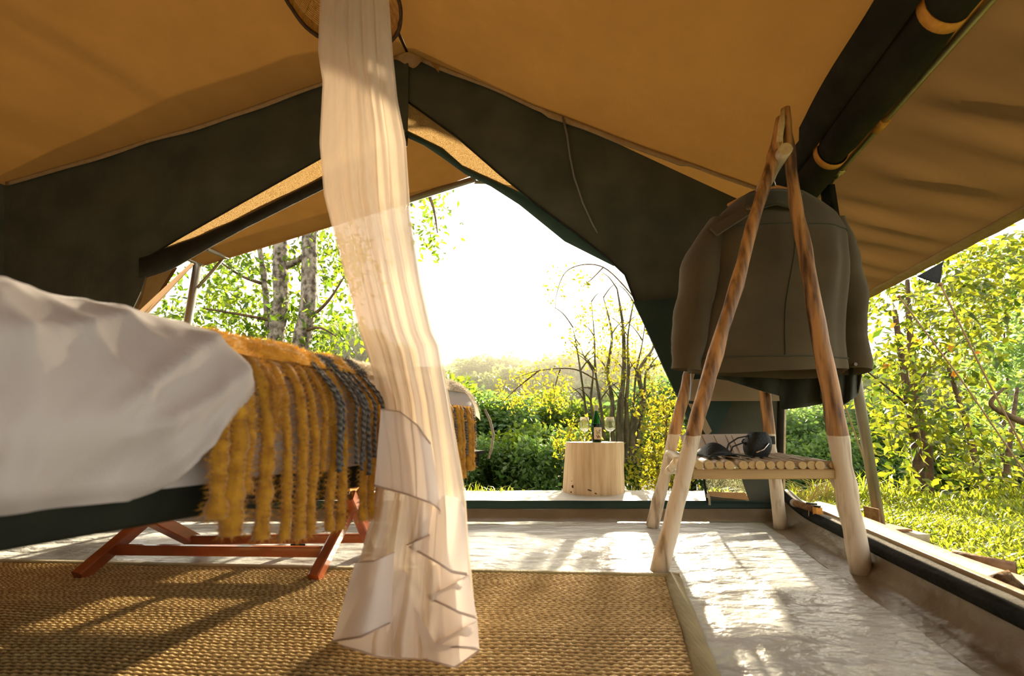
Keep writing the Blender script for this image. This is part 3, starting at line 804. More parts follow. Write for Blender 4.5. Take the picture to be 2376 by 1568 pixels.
for q, (px, y0, y1, r) in enumerate(YS):
    s = s_of(px, (y0 + y1) / 2)
    strand('fringe_strand', s, ZT - .035, z_of(px, y1), r * SK * .96, YEL, YEL2, sway=.0, seed=q + 1, fz=1900)
GS = [(765, 1092, .0075), (772, 1080, .006), (806, 1075, .006), (822, 1070, .006), (834, 1100, .0075), (846, 1060, .006), (868, 1080, .0065), (876, 1075, .006), (818, 1090, .005)]
for q, (px, y1, r) in enumerate(GS):
    strand('fringe_cord', s_of(px, 960), ZT - .012, z_of(px, y1), r * SK, GRY, GRW, twist=True, sway=.008, out=.05, seed=q + 50, fz=120)
# fringe behind the net and at the foot corner
FS = [920, 955, 990, 1025]
for q, px in enumerate(FS):
    strand('fringe_strand', s_of(px, 1000), ZT - .05, z_of(px, 1140 - (px - 900) * .1), .012, YEL, YEL2, seed=q + 80, fz=300)
for q, px in enumerate((1042, 1050, 1058, 1066, 1074, 1082, 1090, 1097, 1104, 1110)):
    tw = q % 3 == 0
    strand('fringe_cord' if tw else 'fringe_strand', s_of(px, 1000), ZT - .085, z_of(px, (1060 if tw else 1112) - (4 if q < 7 else 22)), .007 if tw else .0125, GRY if tw else YEL * .8, GRW if tw else YEL2 * .8, twist=tw, seed=q + 100, fz=500, out=.012)
mb = MB(); mb.tube([BP(S1 + .005, -.02, ZT - .09), BP(S1 + .03, -.03, ZT - .13), BP(S1 + .06, -.03, ZT - .18), BP(S1 + .045, -.03, ZT - .235), BP(S1 + .02, -.03, ZT - .27)], .005, 6)
mb.build('loose_loop', MT['greystrip'], throw, smooth=True)

# folding stand under the bed --------------------------------------------------
st_ = thing('folding_stand', PZ(460, 1310), 'reddish wooden folding stand with crossed legs and woven top below the bed', 'stand')
f1l, f1r = PZ(180, 1347), PZ(728, 1352); r1l, r1r = PZ(478, 1274), PZ(864, 1276)
top = .262
def leg_to(a, b, ztop): return a, a + (b - a) * 1.18 + Vector((0, 0, ztop))
fl_t = Vector((f1l.x + .055, f1l.y + .36, top)); fr_t = Vector((f1r.x + .03, f1r.y + .33, top))
rl_t = Vector((r1l.x - .06, r1l.y - .36, top)); rr_t = Vector((r1r.x - .03, r1r.y - .20, top))
for a, b in ((f1l, fl_t), (f1r, fr_t), (r1l, rl_t), (r1r, rr_t)):
    mb = MB(); mb.bar(a + Vector((0, 0, .012)), b, .036, .05, up=(0, 1, 0)); mb.build('leg', MT['redwood'], st_)
def along(a, b, z):
    return a.lerp(b, z / top)
mb = MB(); mb.bar(along(f1l, fl_t, .075), along(f1r, fr_t, .075), .024, .036); mb.build('stretcher', MT['redwood'], st_)
mb = MB(); mb.bar(along(r1l, rl_t, .062), along(r1r, rr_t, .062), .024, .036); mb.build('stretcher', MT['redwood'], st_)
mb = MB(); mb.bar(fl_t, fr_t, .03, .028); mb.build('top_rail', MT['blackwood'], st_)
mb = MB(); mb.bar(rl_t, rr_t, .03, .028); mb.build('top_rail', MT['blackwood'], st_)
mb = MB()
mb.grid(lambda u, v: rl_t.lerp(rr_t, .62 + .38 * u).lerp(fl_t.lerp(fr_t, .62 + .38 * u), v) + Vector((0, 0, .022 - .012 * math.sin(3.14 * v) + .002 * math.sin(u * 90) * math.sin(v * 60))), 40, 24)
mb.build('woven_top', MT['wicker'], st_, solid=.008)

# ================================================================== mosquito net
net = thing('mosquito_net', Vector((-.28, 1.02, 0)), 'sheer cream mosquito net gathered into a column, falling to the rug', 'net')
XLt = [(-420, 770), (-160, 752), (0, 740), (120, 735), (190, 746), (330, 738), (450, 748), (530, 768), (620, 792), (740, 822), (830, 852), (930, 880), (1060, 884), (1110, 878), (1200, 856), (1290, 832), (1400, 800), (1490, 771)]
XRt = [(-420, 850), (-160, 882), (0, 905), (120, 914), (230, 925), (330, 945), (500, 956), (650, 980), (770, 1008), (800, 1024), (850, 1032), (1000, 1058), (1150, 1084), (1240, 1090), (1400, 1106), (1510, 1112)]
YNt = [(-420, 1.42), (0, 1.26), (500, 1.08), (800, .99), (1000, .955), (1300, .955), (1550, .985)]
def ybot(u): return interp([(0, 1488), (.3, 1520), (.62, 1528), (.85, 1546), (1, 1508)], u)
def netfn(dy, amp, ph, yt=-420, xin=0.):
    def fn(u, v):
        y = lerp(yt, ybot(u), v)
        xa, xb = interp(XLt, y) + xin, interp(XRt, y) - xin
        fold = math.sin(u * 2 * math.pi * 5.5 + ph + 1.2 * nz(v * 3, ph) + u * 3 * nz(v * 2.2, ph + 4)) + .5 * math.sin(u * 2 * math.pi * 11 + ph * 2 + v * 3)
        uu = u + .016 * math.sin(u * 2 * math.pi * 5.5 + ph + 1.4)
        x = lerp(xa, xb, min(1, max(0, uu)))
        edge = math.sin(math.pi * u) ** .5
        Y = interp(YNt, y) + dy + amp * fold * (.35 + .65 * v) * edge - .06 * math.sin(math.pi * u)
        p = PY(x, y, Y); p.z = max(p.z, .012)
        return p
    return fn
mb = MB(); mb.grid(netfn(0, .013, 0), 110, 130); mb.build('net_cloth', MT['net'], net, smooth=True)
mb = MB(); mb.grid(netfn(.10, .016, 2.0, xin=7), 90, 110); mb.build('net_cloth', MT['net'], net, smooth=True)
mb = MB(); mb.tube([PY(810, -420, 1.42), PY(806, -470, 1.42), Vector((XR(1.42) + .25, 1.42, ZR - .14))], .008, 6); mb.build('hanging_cord', MT['rope'], net)
def ruled(top, bot, off, amp=.012, ph=0., nu=26, nv=16):
    def at(tab, u):
        t = [(i / (len(tab) - 1), p) for i, p in enumerate(tab)]
        return interp([(a, p[0]) for a, p in t], u), interp([(a, p[1]) for a, p in t], u)
    def fn(u, v):
        a, b = at(top, u), at(bot, u); x, y = lerp(a[0], b[0], v), lerp(a[1], b[1], v)
        Y = interp(YNt, y) - .075 + off + amp * math.sin(u * 6 + ph + v) - .02 * math.sin(math.pi * u)
        p = PY(x, y, Y); p.z = max(p.z, .008); return p
    mb = MB(); mb.grid(fn, nu, nv); mb.build('border', MT['cotton'], net, smooth=True)
    return fn
def hem(fn, v0, w=.0042):
    mb = MB(); mb.tube([fn(u, v0) + Vector((0, -.004, 0)) for u in np.linspace(0, 1, 24)], w, 6, flat=.35); mb.build('hem', MT['hem'], net, smooth=True)
R = ruled([(884, 948), (930, 955), (970, 987), (1000, 1028)], [(869, 1125), (943, 1145), (1002, 1166), (1025, 1184)], 0); hem(R, 0, .0035); hem(R, 1)
R = ruled([(943, 1140), (975, 1150), (1004, 1160)], [(947, 1262), (975, 1250), (1004, 1237)], .02, .006); hem(R, 1)
R = ruled([(1000, 1190), (1027, 1148), (1064, 1154), (1078, 1180)], [(952, 1267), (1016, 1303), (1048, 1324), (1087, 1331)], .01, .01, 1); hem(R, 1)
R = ruled([(952, 1267), (1016, 1303), (1050, 1324), (1087, 1331)], [(993, 1381), (1030, 1366), (1060, 1350), (1087, 1333)], .035, .006); hem(R, 1)
R = ruled([(993, 1381), (1030, 1366), (1060, 1350), (1087, 1333)], [(997, 1386), (1030, 1400), (1065, 1418), (1107, 1431)], .015, .008); hem(R, 1)
R = ruled([(993, 1383), (1050, 1412), (1107, 1431)], [(1011, 1491), (1060, 1464), (1107, 1440)], .03, .006); hem(R, 1)
R = ruled([(1011, 1491), (1060, 1464), (1108, 1440)], [(1011, 1496), (1060, 1498), (1112, 1502)], .01, .006); hem(R, 1)
R = ruled([(960, 1405), (1011, 1494), (1060, 1497), (1112, 1501)], [(985, 1527), (1020, 1536), (1057, 1546), (1112, 1507)], .005, .006); hem(R, 1, .003)
R = ruled([(824, 1303), (870, 1300), (915, 1280)], [(771, 1486), (840, 1475), (906, 1443)], 0, .012, .6); hem(R, 1); hem(R, 0, .003)
R = ruled([(900, 1300), (950, 1330), (1000, 1390)], [(790, 1494), (883, 1522), (993, 1527)], .05, .014, 2); hem(R, 1, .0025)

# wicker lamp hanging from the ridge ---------------------------------------------------
lc = Vector((-.865, 1.9, 2.70))
lamp = thing('pendant_lamp', lc, 'golden wicker basket pendant lamp hanging from the ridge behind the net', 'lamp')
def lr(z): return interp([(0, .285), (.05, .28), (.12, .235), (.18, .14), (.21, .06)], z)
for k in range(44):
    a = 2 * math.pi * k / 44
    mb = MB(); mb.tube([lc + Vector((math.cos(a) * lr(z), math.sin(a) * lr(z), z)) for z in (.0, .05, .12, .18, .21)], .0035, 5); mb.build('wicker_rib', MT['wicker'], lamp)
for k in range(26):
    z = .004 + .2 * k / 26
    mb = MB(); r = lr(z) + .003
    mb.tube([lc + Vector((math.cos(a) * r, math.sin(a) * r, z + .002 * math.sin(a * 22))) for a in np.linspace(0, 2 * math.pi, 45)], .0036, 5, cap=False); mb.build('wicker_ring', MT['wicker'], lamp)
mb = MB(); mb.tube([lc + Vector((math.cos(a) * .287, math.sin(a) * .287, -.004 + .004 * math.sin(a * 9))) for a in np.linspace(0, 2 * math.pi, 60)], .010, 8, cap=False, wob=.4, wf=30); mb.build('rim', MT['wickerrim'], lamp, smooth=True)
mb = MB(); mb.tube([lc + Vector((0, 0, .2)), Vector((XR(1.9), 1.9, ZR - .02))], .004, 6); mb.build('flex', MT['black'], lamp)

# ================================================================== rug
rug = thing('rug', Vector((-.4, 1.2, 0)), 'coarse woven jute rug with an olive bound edge', 'rug')
rc = PZ(1566, 1338); rd = Vector((.25, .968, 0)).normalized()
bk = (PZ(100, 1306) - rc); bk.normalize()                 # direction of the far edge
RL, RW = 3.0, 1.0                                         # along the far edge, toward the viewer
def RP(a, b, z=0.): return rc + bk * a - rd * b + Vector((0, 0, z))
# woven body: real corrugated rows of twisted straw
na, nb = 560, 640
aa = np.linspace(.04, RL, na); b2 = .03 + (RW - .03) * np.linspace(0, 1, nb)
Agr, Bgr = np.meshgrid(aa, b2)
per = .0135
wv = .008 * np.sin(Agr * 5.1 + 1.3) + .004 * np.sin(Agr * 13 + Bgr * 4) + .0007 * np.sin(Agr * 150 + Bgr * 300)
row = (Bgr + wv) / per
ri = np.floor(row)
ph = np.sin(ri * 12.9898) * 43758.5453; ph = ph - np.floor(ph)
ridge = np.abs(np.sin(np.pi * (row - ri))) ** 1.1
bead = .86 + .14 * np.sin(Agr / .021 * 2 * np.pi + ph * 6.28)
hgt = .002 + .0085 * ridge * bead
und = .010 * np.exp(-((Bgr - .42 - .05 * np.sin(Agr * 3)) / .07) ** 2) + .004 * np.sin(Agr * 2.2 + Bgr * 5)
Vr = np.stack([rc.x + bk.x * Agr - rd.x * Bgr, rc.y + bk.y * Agr - rd.y * Bgr, hgt + np.maximum(und, 0) * .6], -1).reshape(-1, 3)
idx = np.arange(na * nb).reshape(nb, na)
q = np.stack([idx[:-1, :-1], idx[:-1, 1:], idx[1:, 1:], idx[1:, :-1]], -1).reshape(-1, 4)
tr = np.vstack([q[:, [0, 1, 2]], q[:, [0, 2, 3]]])
tn = rng.uniform(0, 1, (nb // 6 + 2, na // 12 + 2)); tn = np.kron(tn, np.ones((6, 12)))[:nb, :na]; tn = .6 * tn + .4 * rng.uniform(0, 1, (nb, na))
strawc = np.array((.68, .50, .23)); strawd = np.array((.42, .27, .10)); gap = np.array((.055, .024, .008))
cc = strawd + (strawc - strawd) * tn[..., None]
k = np.clip((ridge * bead) * 1.9 - .55, 0, 1)[..., None]
cc = gap + (cc - gap) * k
o0 = np.array((rc.x, rc.y, 0))
me = np_mesh('woven_straw', Vr - o0, tr, MT['rug'], col=cc.reshape(-1, 3))
wo = place('woven_straw', me, o0, rug); wo['kind'] = 'stuff'
def tape(a, b, w, nrm):
    mb = MB()
    def fn(u, v):
        p = a.lerp(b, v) + nrm * (w * (u - .5)); 
        p.x += .004 * nz(v * 9, 1); return p + Vector((0, 0, .002 + .012 * math.sin(math.pi * u) ** .6))
    mb.grid(fn, 9, 80); mb.build('binding', MT['rugtape'], rug, smooth=True)
tape(RP(.012, -.01), RP(.012, RW), .06, bk)
tape(RP(-.015, .008), RP(RL, .008), .045, rd)

# ================================================================== valet rack
vr = thing('pole_rack', PZ(1760, 1280), 'rustic A-frame clothes rack of peeled poles with limewashed feet and slatted seat', 'rack')
FLp, FRp, BLp, BRp = PZ(1528, 1330), PZ(2000, 1333), PZ(1512, 1221), PZ(1812, 1226)
Yf = 1.62; Yk = 2.12
apx = PY(1820, 250, Yf)
hubF = PY(1822, 370, Yf + .02)
def bent(pts, seed, amp=.012, n=26):
    out = []
    for i in range(n):
        t = i / (n - 1); k = t * (len(pts) - 1); j = min(int(k), len(pts) - 2)
        p = pts[j].lerp(pts[j + 1], k - j)
        out.append(p + Vector((nz(t * 5, seed), nz(t * 5, seed + 9), 0)) * amp * math.sin(math.pi * t))
    return out
def pole_leg(pts, r0, r1, seed):
    mb = MB(); p = bent(pts, seed); n = len(p)
    mb.tube(p, [lerp(r0, r1, i / (n - 1)) * (1 + .10 * nz(i * .5, seed)) for i in range(n)], 14, wob=.22, wf=14, seed=seed)
    mb.build('leg', MT['pole'], vr, smooth=True)
def on(x, y, Y): return PY(x, y, Y)
pole_leg([FLp, on(1590, 1080, 1.57), on(1660, 820, 1.59), on(1735, 560, 1.61), on(1790, 380, 1.62), on(1814, 275, 1.62)], .031, .021, 1)
pole_leg([FRp, on(1955, 1080, 1.565), on(1905, 800, 1.59), on(1868, 580, 1.61), on(1836, 400, 1.63), on(1822, 252, 1.63)], .037, .017, 2)
bap = hubF + (Vector((.25, .968, 0)) * .50)
pole_leg([BLp, on(1560, 1030, 2.23), on(1600, 860, 2.20), (BLp.lerp(bap, .75)) + Vector((0, 0, .06)), bap + Vector((-.01, 0, .05))], .033, .022, 3)
pole_leg([BRp, on(1800, 1120, 2.21), on(1775, 930, 2.19), (BRp.lerp(bap, .75)) + Vector((0, 0, .06)), bap + Vector((.01, .02, .05))], .033, .022, 4)
# shaved tips
mb = MB(); mb.tube([on(1808, 330, 1.598), on(1813, 285, 1.598), on(1817, 252, 1.612)], [.012, .012, .006], 8); mb.build('shaved_tip', MT['endgrain'], vr, smooth=True)
# top rod, its cut end toward the viewer
a = PY(1822, 346, 1.56); b = a + Vector((.25, .968, -.02)) * .68
mb = MB(); mb.tube(bent([a, b], 6, .006), .027, 12, wob=.2, wf=20, seed=6); mb.build('top_rod', MT['palewood'], vr, smooth=True)
mb = MB(); mb.tube([a + Vector((-.0012, -.005, 0)), a + Vector((0, .004, 0))], .0245, 12); mb.build('rod_end', MT['endgrain'], vr)
# seat
ZSe = .372
sl = [1622, 1646, 1670, 1692, 1725, 1745, 1764, 1788, 1811, 1832, 1862, 1883, 1902, 1933]
for k, x in enumerate(sl):
    a = PY(x, 1079, 1.575 + .004 * (k % 3)); r = .0165 + .002 * math.sin(k * 2.3)
    a.z = ZSe + .012
    b = a + Vector((.26, .966, 0)) * (.66 + .015 * math.sin(k * 1.7)) + Vector((.02 * math.sin(k), 0, 0))
    mb = MB(); pp = bent([a, b], 20 + k, .008, 12)
    mb.tube(pp, r, 10, wob=.14, wf=22, seed=k); o = mb.build('slat', MT['palewood'], vr, smooth=True)
    mb = MB(); mb.tube([a + Vector((-.0008, -.003, 0)), a + Vector((0, .003, 0))], r * .95, 12); mb.build('slat_end', MT['endgrain'], o)
mb = MB(); mb.bar(PY(1603, 1099, 1.585), PY(1953, 1099, 1.585), .04, .036); mb.build('front_rail', MT['rail'], vr)
bz = Vector((.26, .966, 0)) * .62
mb = MB(); mb.tube(bent([PY(1585, 1090, 1.585) + bz * 1.0, PY(1935, 1090, 1.585) + bz], 31, .006), .017, 10, wob=.15, wf=20); mb.build('back_rail', MT['palewood'], vr, smooth=True)
mb = MB(); mb.tube(bent([PY(1553, 1052, 2.16), PY(1575, 1064, 1.95), PY(1606, 1084, 1.62)], 33, .008, 16), .021, 10, wob=.2, wf=18); mb.build('side_rail', MT['palewood'], vr, smooth=True)
mb = MB(); mb.tube(bent([PY(1938, 1084, 1.60), PY(1938, 1084, 1.60) + bz], 34, .006, 12), .019, 10, wob=.2, wf=18); mb.build('side_rail', MT['palewood'], vr, smooth=True)
mb = MB(); mb.tube(bent([PY(1935, 1112, 1.72), PY(1958, 1150, 1.62), PY(1975, 1215, 1.575)], 35, .008, 12), .017, 8, wob=.2, wf=18); mb.build('brace', MT['pole'], vr, smooth=True)
mb = MB(); mb.tube(bent([BLp.lerp(bap, .18) + Vector((.02, -.02, 0)), PY(1548, 1095, 1.95), PY(1572, 1068, 1.75)], 36, .006, 12), .016, 8, wob=.2, wf=18); mb.build('brace', MT['pole'], vr, smooth=True)

# jacket on a hanger -----------------------------------------------------------
YJ = 1.90
hang = thing('coat_hanger', PY(1800, 440, YJ), 'orange wooden hanger with bright wire hook under the khaki jacket', 'hanger')
mb = MB()
mb.tube([PY(1690, 475, YJ), PY(1745, 448, YJ), PY(1800, 436, YJ), PY(1850, 448, YJ), PY(1900, 480, YJ)], [.012, .016, .018, .016, .012], 10, flat=.6); mb.build('yoke', MT['hanger'], hang, smooth=True)
mb = MB(); mb.tube([PY(1800, 436, YJ), PY(1796, 412, YJ), PY(1784, 408, YJ), PY(1784, 396, YJ), PY(1797, 384, YJ), PY(1806, 392, YJ)], .0035, 6); mb.build('hook', MT['hookmetal'], hang, smooth=True)
jk = thing('jacket', PY(1795, 870, YJ), 'khaki field jacket with epaulette seen from behind on the pole rack', 'jacket')
JL = [(446, 1738), (470, 1700), (500, 1668), (540, 1648), (620, 1640), (720, 1622), (800, 1610), (862, 1600)]
JR = [(446, 1862), (470, 1900), (500, 1935), (540, 1952), (620, 1955), (720, 1950), (800, 1950), (866, 1955)]
def jbody(u, v):
    y = lerp(448, 866, v); xl, xr = interp(JL, y), interp(JR, y)
    a = u * 2 * math.pi
    hw = (xr - xl) / 2; cx = (xl + xr) / 2
    d = lerp(.03, .135, min(1, (y - 440) / 120.)) 
    c_, s_ = math.cos(a), math.sin(a)
    ex = math.copysign(abs(c_) ** .75, c_); ey = math.copysign(abs(s_) ** .85, s_)
    wr_ = (.022 * nz(u * 9, v * 1.6, 3) + .014 * nz(u * 20, v * 2.4, 5)) * min(1, v * 2.5)
    p = PY(cx + hw * ex, y + (6 * math.sin(u * 12) if v > .95 else 0), YJ)
    p.y += d * ey - wr_; p.x += wr_ * .4
    return p
mb = MB(); mb.grid(jbody, 64, 46, wrap=True); mb.build('body', MT['khaki'], jk, smooth=True)
def sleeve(pts, r, seed, n=26):
    mb = MB(); P_ = [PY(*p) for p in pts]
    pp, rr = [], []
    for i in range(n):
        t = i / (n - 1); k = t * (len(P_) - 1); j = min(int(k), len(P_) - 2)
        pp.append(P_[j].lerp(P_[j+1], k - j)); rr.append(interp([(q / (len(r) - 1), z) for q, z in enumerate(r)], t) * (1 + .07 * nz(t * 8, seed)))
    mb.tube(pp, rr, 18, cap=False, wob=.22, wf=9, seed=seed); return mb.build('sleeve', MT['khaki'], jk, smooth=True)
sleeve([(1668, 520, YJ - .01), (1632, 600, YJ - .02), (1610, 700, YJ - .03), (1598, 800, YJ - .03), (1592, 858, YJ - .02)], [.055, .082, .080, .075, .072], 1)
sleeve([(1932, 510, YJ + .02), (1952, 600, YJ + .04), (1966, 700, YJ + .05), (1972, 800, YJ + .04), (1975, 862, YJ + .03)], [.05, .075, .076, .074, .075], 2)
mb = MB()
def coll(u, v):
    x = lerp(1722, 1880, u); yy = 440 + 16 * (2 * u - 1) ** 2 + lerp(0, 62 * (.55 + .45 * abs(2 * u - 1)), v)
    xx = x + (2 * u - 1) * 40 * v
    return PY(xx, yy, YJ - .045 - .085 * math.sin(math.pi * u) ** .5 * (.5 + .5 * v) + .05 * (2 * u - 1) ** 2)
mb.grid(coll, 30, 8); mb.build('collar', MT['khakidark'], jk, smooth=True, solid=.006)
mb = MB()
e0, e1_ = PY(1734, 490, YJ - .14), PY(1654, 540, YJ - .09)
dirv = (e1_ - e0).normalized(); side = dirv.cross(Vector((0, -1, .6))).normalized()
prof = [(0, 0)] + [(.0, .0)]
outl = [e0 + side * (.026 * math.sin(t)) - dirv * (.026 * math.cos(t)) for t in np.linspace(-math.pi / 2, math.pi / 2, 10)] + [e1_ + side * .03, e1_ - side * .03]
n_ = len(outl); nrm = Vector((0, -.012, .004))
mb.add(outl + [p + nrm for p in outl], [tuple(range(n_)), tuple(reversed(range(n_, 2 * n_)))] + [(i, (i+1) % n_, n_ + (i+1) % n_, n_ + i) for i in range(n_)])
ep = mb.build('epaulette', MT['khaki'], jk)
mb = MB(); bq = e0 + Vector((0, -.02, .004)) + dirv * .004
mb.tube([bq + Vector((0, .006, 0)), bq + Vector((0, -.004, .002))], [.011, .010], 14); mb.build('button', MT['button'], ep, smooth=True)
for y0, name in ((862, 'hem_seam'),):
    mb = MB(); mb.tube([jbody(u, .93) + Vector((0, -.002, 0)) for u in np.linspace(.5, 1, 40)], .003, 5); mb.build(name, MT['khakidark'], jk)
for x, y in ((1984, 845),):
    mb = MB(); p = PY(x, y, YJ - .05); mb.tube([p + Vector((0, .004, 0)), p + Vector((0, -.004, 0))], .008, 10); mb.build('cuff_button', MT['button'], jk)
for v0 in (.24,):
    mb = MB(); mb.tube([jbody(u, v0) + Vector((0, -.003, 0)) for u in np.linspace(.53, .97, 40)], .0028, 5); mb.build('yoke_seam', MT['khakidark'], jk)
mb = MB(); mb.tube([jbody(.75, v) + Vector((0, -.002, 0)) for v in np.linspace(.25, .93, 30)], .0022, 5); mb.build('back_seam', MT['khakidark'], jk)
def curtain_cloth(name, tops, bots, Y, mat, parent, amp=.03, fr=6, seed=0):
    mb = MB()
    tt = [(x, y) for x, y in tops]; bb = [(x, y) for x, y in bots]
    x0, x1 = bb[0][0], bb[-1][0]
    def fn(u, v):
        x = lerp(x0, x1, u); ya, yb = interp(tt, x), interp(bb, x)
        return PY(x, lerp(ya, yb, v), Y + amp * math.sin(u * fr * 2 * math.pi + seed + v * 1.5) * (.4 + .6 * v) + .01 * nz(u * 8, v * 4, seed))
    mb.grid(fn, 90, 24); return mb.build(name, mat, parent, smooth=True, solid=.006)
tr_ = thing('trousers', PY(1800, 940, 2.06), 'dark green trousers folded over the rack below the khaki jacket', 'trousers')
curtain_cloth('leg_cloth', [(1640, 700), (1985, 700)], [(1642, 868), (1700, 886), (1760, 905), (1808, 918), (1812, 951), (1870, 944), (1942, 930), (1944, 905), (1985, 900)], 2.07, MT['darkcloth'], tr_, .03, 4)
curtain_cloth('leg_cloth', [(1890, 760), (1995, 760)], [(1905, 925), (1950, 944), (1978, 925), (1990, 916), (1998, 872)], 2.00, MT['darkcloth'], tr_, .022, 3, 2)
mb = MB(); mb.tube([PY(1604, 850, 2.0), PY(1603, 890, 2.0), PY(1600, 928, 2.01)], .006, 6, flat=.4)
tag(mb.build('hanging_strap', MT['bluestrap'], smooth=True), 'short pale blue strap dangling below the jacket sleeve', 'strap')

# things on the seat ------------------------------------------------------------
zs = ZSe + .03
bag = thing('camera_bag', PY(1760, 1064, 1.80), 'small black padded bag with looped straps on the rack seat', 'bag')
bc = PY(1756, 1062, 1.80); bc.z = zs
mb = MB()
def bagf(u, v):
    a = 2 * math.pi * u; z = .105 * v
    rx = .052 * (math.sin(math.pi * (.18 + .72 * v)) ** .5) ; ry = .045 * (math.sin(math.pi * (.18 + .7 * v)) ** .5)
    return bc + Vector((math.copysign(abs(math.cos(a)) ** .7, math.cos(a)) * rx + .012 * v, math.copysign(abs(math.sin(a)) ** .7, math.sin(a)) * ry, z))
mb.grid(bagf, 28, 14, wrap=True); mb.add([bagf(i / 28, 1) for i in range(28)], [tuple(range(28))]); mb.build('pouch', MT['black'], bag, smooth=True)
mb = MB(); mb.tube([bc + Vector((-.028, -.047, .02)), bc + Vector((0, -.052, .032)), bc + Vector((.026, -.047, .058))], .003, 6); mb.build('zip', MT['hookmetal'], bag, smooth=True)
mb = MB(); mb.box(bc + Vector((.062, -.004, .07)), (.02, .03, .035)); mb.build('side_buckle', MT['black'], bag)
for px in (((1684, 1052), (1690, 1030), (1712, 1016), (1742, 1010), (1758, 1012)), ((1694, 1050), (1700, 1036), (1722, 1028), (1744, 1024)), ((1726, 1018), (1722, 1024), (1732, 1034), (1740, 1040))):
    mb = MB(); mb.tube([PY(x, y, 1.80) for x, y in px], .006, 6, flat=.5); mb.build('strap', MT['black'], bag, smooth=True)
cap_ = thing('black_cap', PY(1650, 1058, 1.78), 'black folded cap with flat brim lying beside the small bag', 'cap')
cc_ = PY(1655, 1060, 1.78); cc_.z = zs
mb = MB()
mb.grid(lambda u, v: cc_ + Vector((lerp(-.062, .075, u), lerp(-.07, .07, v), (.055 * math.sin(math.pi * min(1, u * 1.05)) ** .8) * (1 - .75 * (2 * v - 1) ** 2) + .004)), 24, 16)
mb.build('crown', MT['black'], cap_, smooth=True, solid=.004)
mb = MB(); mb.grid(lambda u, v: cc_ + Vector((lerp(-.06, .11, u), lerp(-.10, -.05, v), .006 + .01 * math.sin(math.pi * u))), 16, 6); mb.build('brim', MT['black'], cap_, smooth=True, solid=.005)
bk_ = thing('card_folder', PY(1690, 1045, 2.05), 'cream card folder leaning upright at the back of the rack seat', 'folder')
a, b = PY(1590, 1054, 2.02), PY(1790, 1048, 2.02); a.z = b.z = zs
mb = MB()
mb.grid(lambda u, v: a.lerp(b, u) + Vector((0, .05 * v, .088 * v + .006 * u * v)), 12, 4); mb.build('cover', MT['card'], bk_, solid=.006)
for k in (.28, .42, .56, .63):
    mb = MB(); p = a.lerp(b, k); mb.bar(p + Vector((0, -.006, .004)), p + Vector((-.012, .044, .086)), .003, .003); mb.build('crease', MT['hemtan'], bk_)
stick = thing('wooden_stick', PY(1700, 1055, 1.72), 'thin flat wooden stick lying in front of the black bag', 'stick')
mb = MB(); p0, p1 = PY(1676, 1062, 1.74), PY(1733, 1052, 1.80); p0.z = p1.z = zs + .004; mb.bar(p0, p1, .008, .004); mb.build('blade', MT['rail'], stick)

# ================================================================== stump table
YS_ = 3.48
sc_ = (PZ(1317, 1152) + PZ(1462, 1152)) / 2; sc_.y += .20
stump = thing('stump_table', sc_, 'pale sawn tree stump used as a drinks table', 'table')
ztop = .412
def stf(u, v):
    a = 2 * math.pi * u; z = ztop * v
    r = .243 - .012 * v + .012 * math.sin(a * 2 + .8) + .008 * math.sin(a * 5 + v) + .005 * nz(math.cos(a) * 2, math.sin(a) * 2, v * 3)
    if v < .04: r -= .006
    return sc_ + Vector((math.cos(a) * r + .012 * v, math.sin(a) * r * .85, z))
mb = MB(); mb.grid(stf, 56, 26, wrap=True); mb.build('trunk', MT['stump'], stump, smooth=True)
mb = MB(); mb.add([stf(i / 56, 1) for i in range(56)], [tuple(range(56))]); mb.build('cut_top', MT['stumptop'], stump)
def knot(x, y, w, h, rot=0.):
    P0 = PY(x, y, sc_.y)
    best = None
    for i in range(400):
        u = .5 + i / 800.; p = stf(u, (P0.z) / ztop)
        e = abs(p.x / p.y - P0.x / P0.y)
        if best is None or e < best[0]: best = (e, p)
    p = best[1]
    mb = MB(); n = 10
    vs = [p + Vector((w * math.cos(t) * math.cos(rot) - h * math.sin(t) * math.sin(rot), -.004, w * math.cos(t) * math.sin(rot) + h * math.sin(t) * math.cos(rot))) for t in np.linspace(0, 2 * math.pi, n, endpoint=False)]
    mb.add(vs + [q + Vector((0, .02, 0)) for q in vs], [tuple(range(n))] + [(i, (i+1) % n, n + (i+1) % n, n + i) for i in range(n)]); mb.build('knot', MT['darkhole'], stump)
for x, y, w, h, r_ in ((1329, 1123, .009, .012, 0), (1325, 1136, .005, .006, 0), (1326, 1111, .003, .003, 0), (1368, 1129, .018, .005, -.35), (1382, 1136, .010, .004, -.35), (1411, 1146, .006, .010, 0), (1459, 1143, .006, .010, 0), (1393, 1139, .006, .002, -.3)):
    knot(x, y, w, h, r_)
bp_ = Vector((PY(1385, 1022, sc_.y - .06).x, sc_.y - .06, ztop))
bott = thing('wine_bottle', bp_, 'green wine bottle with cream picture label on the stump', 'bottle')
prof = [(.0, .0), (.034, .0), (.039, .006), (.0395, .10), (.0395, .155), (.037, .175), (.028, .205), (.018, .232), (.0145, .25), (.0138, .30), (.0135, .30), (.0, .30)]
mb = MB(); mb.lathe(prof, bp_, 32); mb.build('glass_body', MT['bottle'], bott, smooth=True)
mb = MB(); mb.lathe([(.0, .006), (.034, .008), (.036, .10), (.036, .15), (.0, .15)], bp_, 28); mb.build('wine', M('dark_wine', (.006, .03, .012), rough=.3), bott, smooth=True)
mb = MB(); mb.lathe([(.0152, .255), (.0155, .285), (.016, .288), (.016, .302), (.0, .303)], bp_, 24); mb.build('foil', MT['card'], bott, smooth=True)
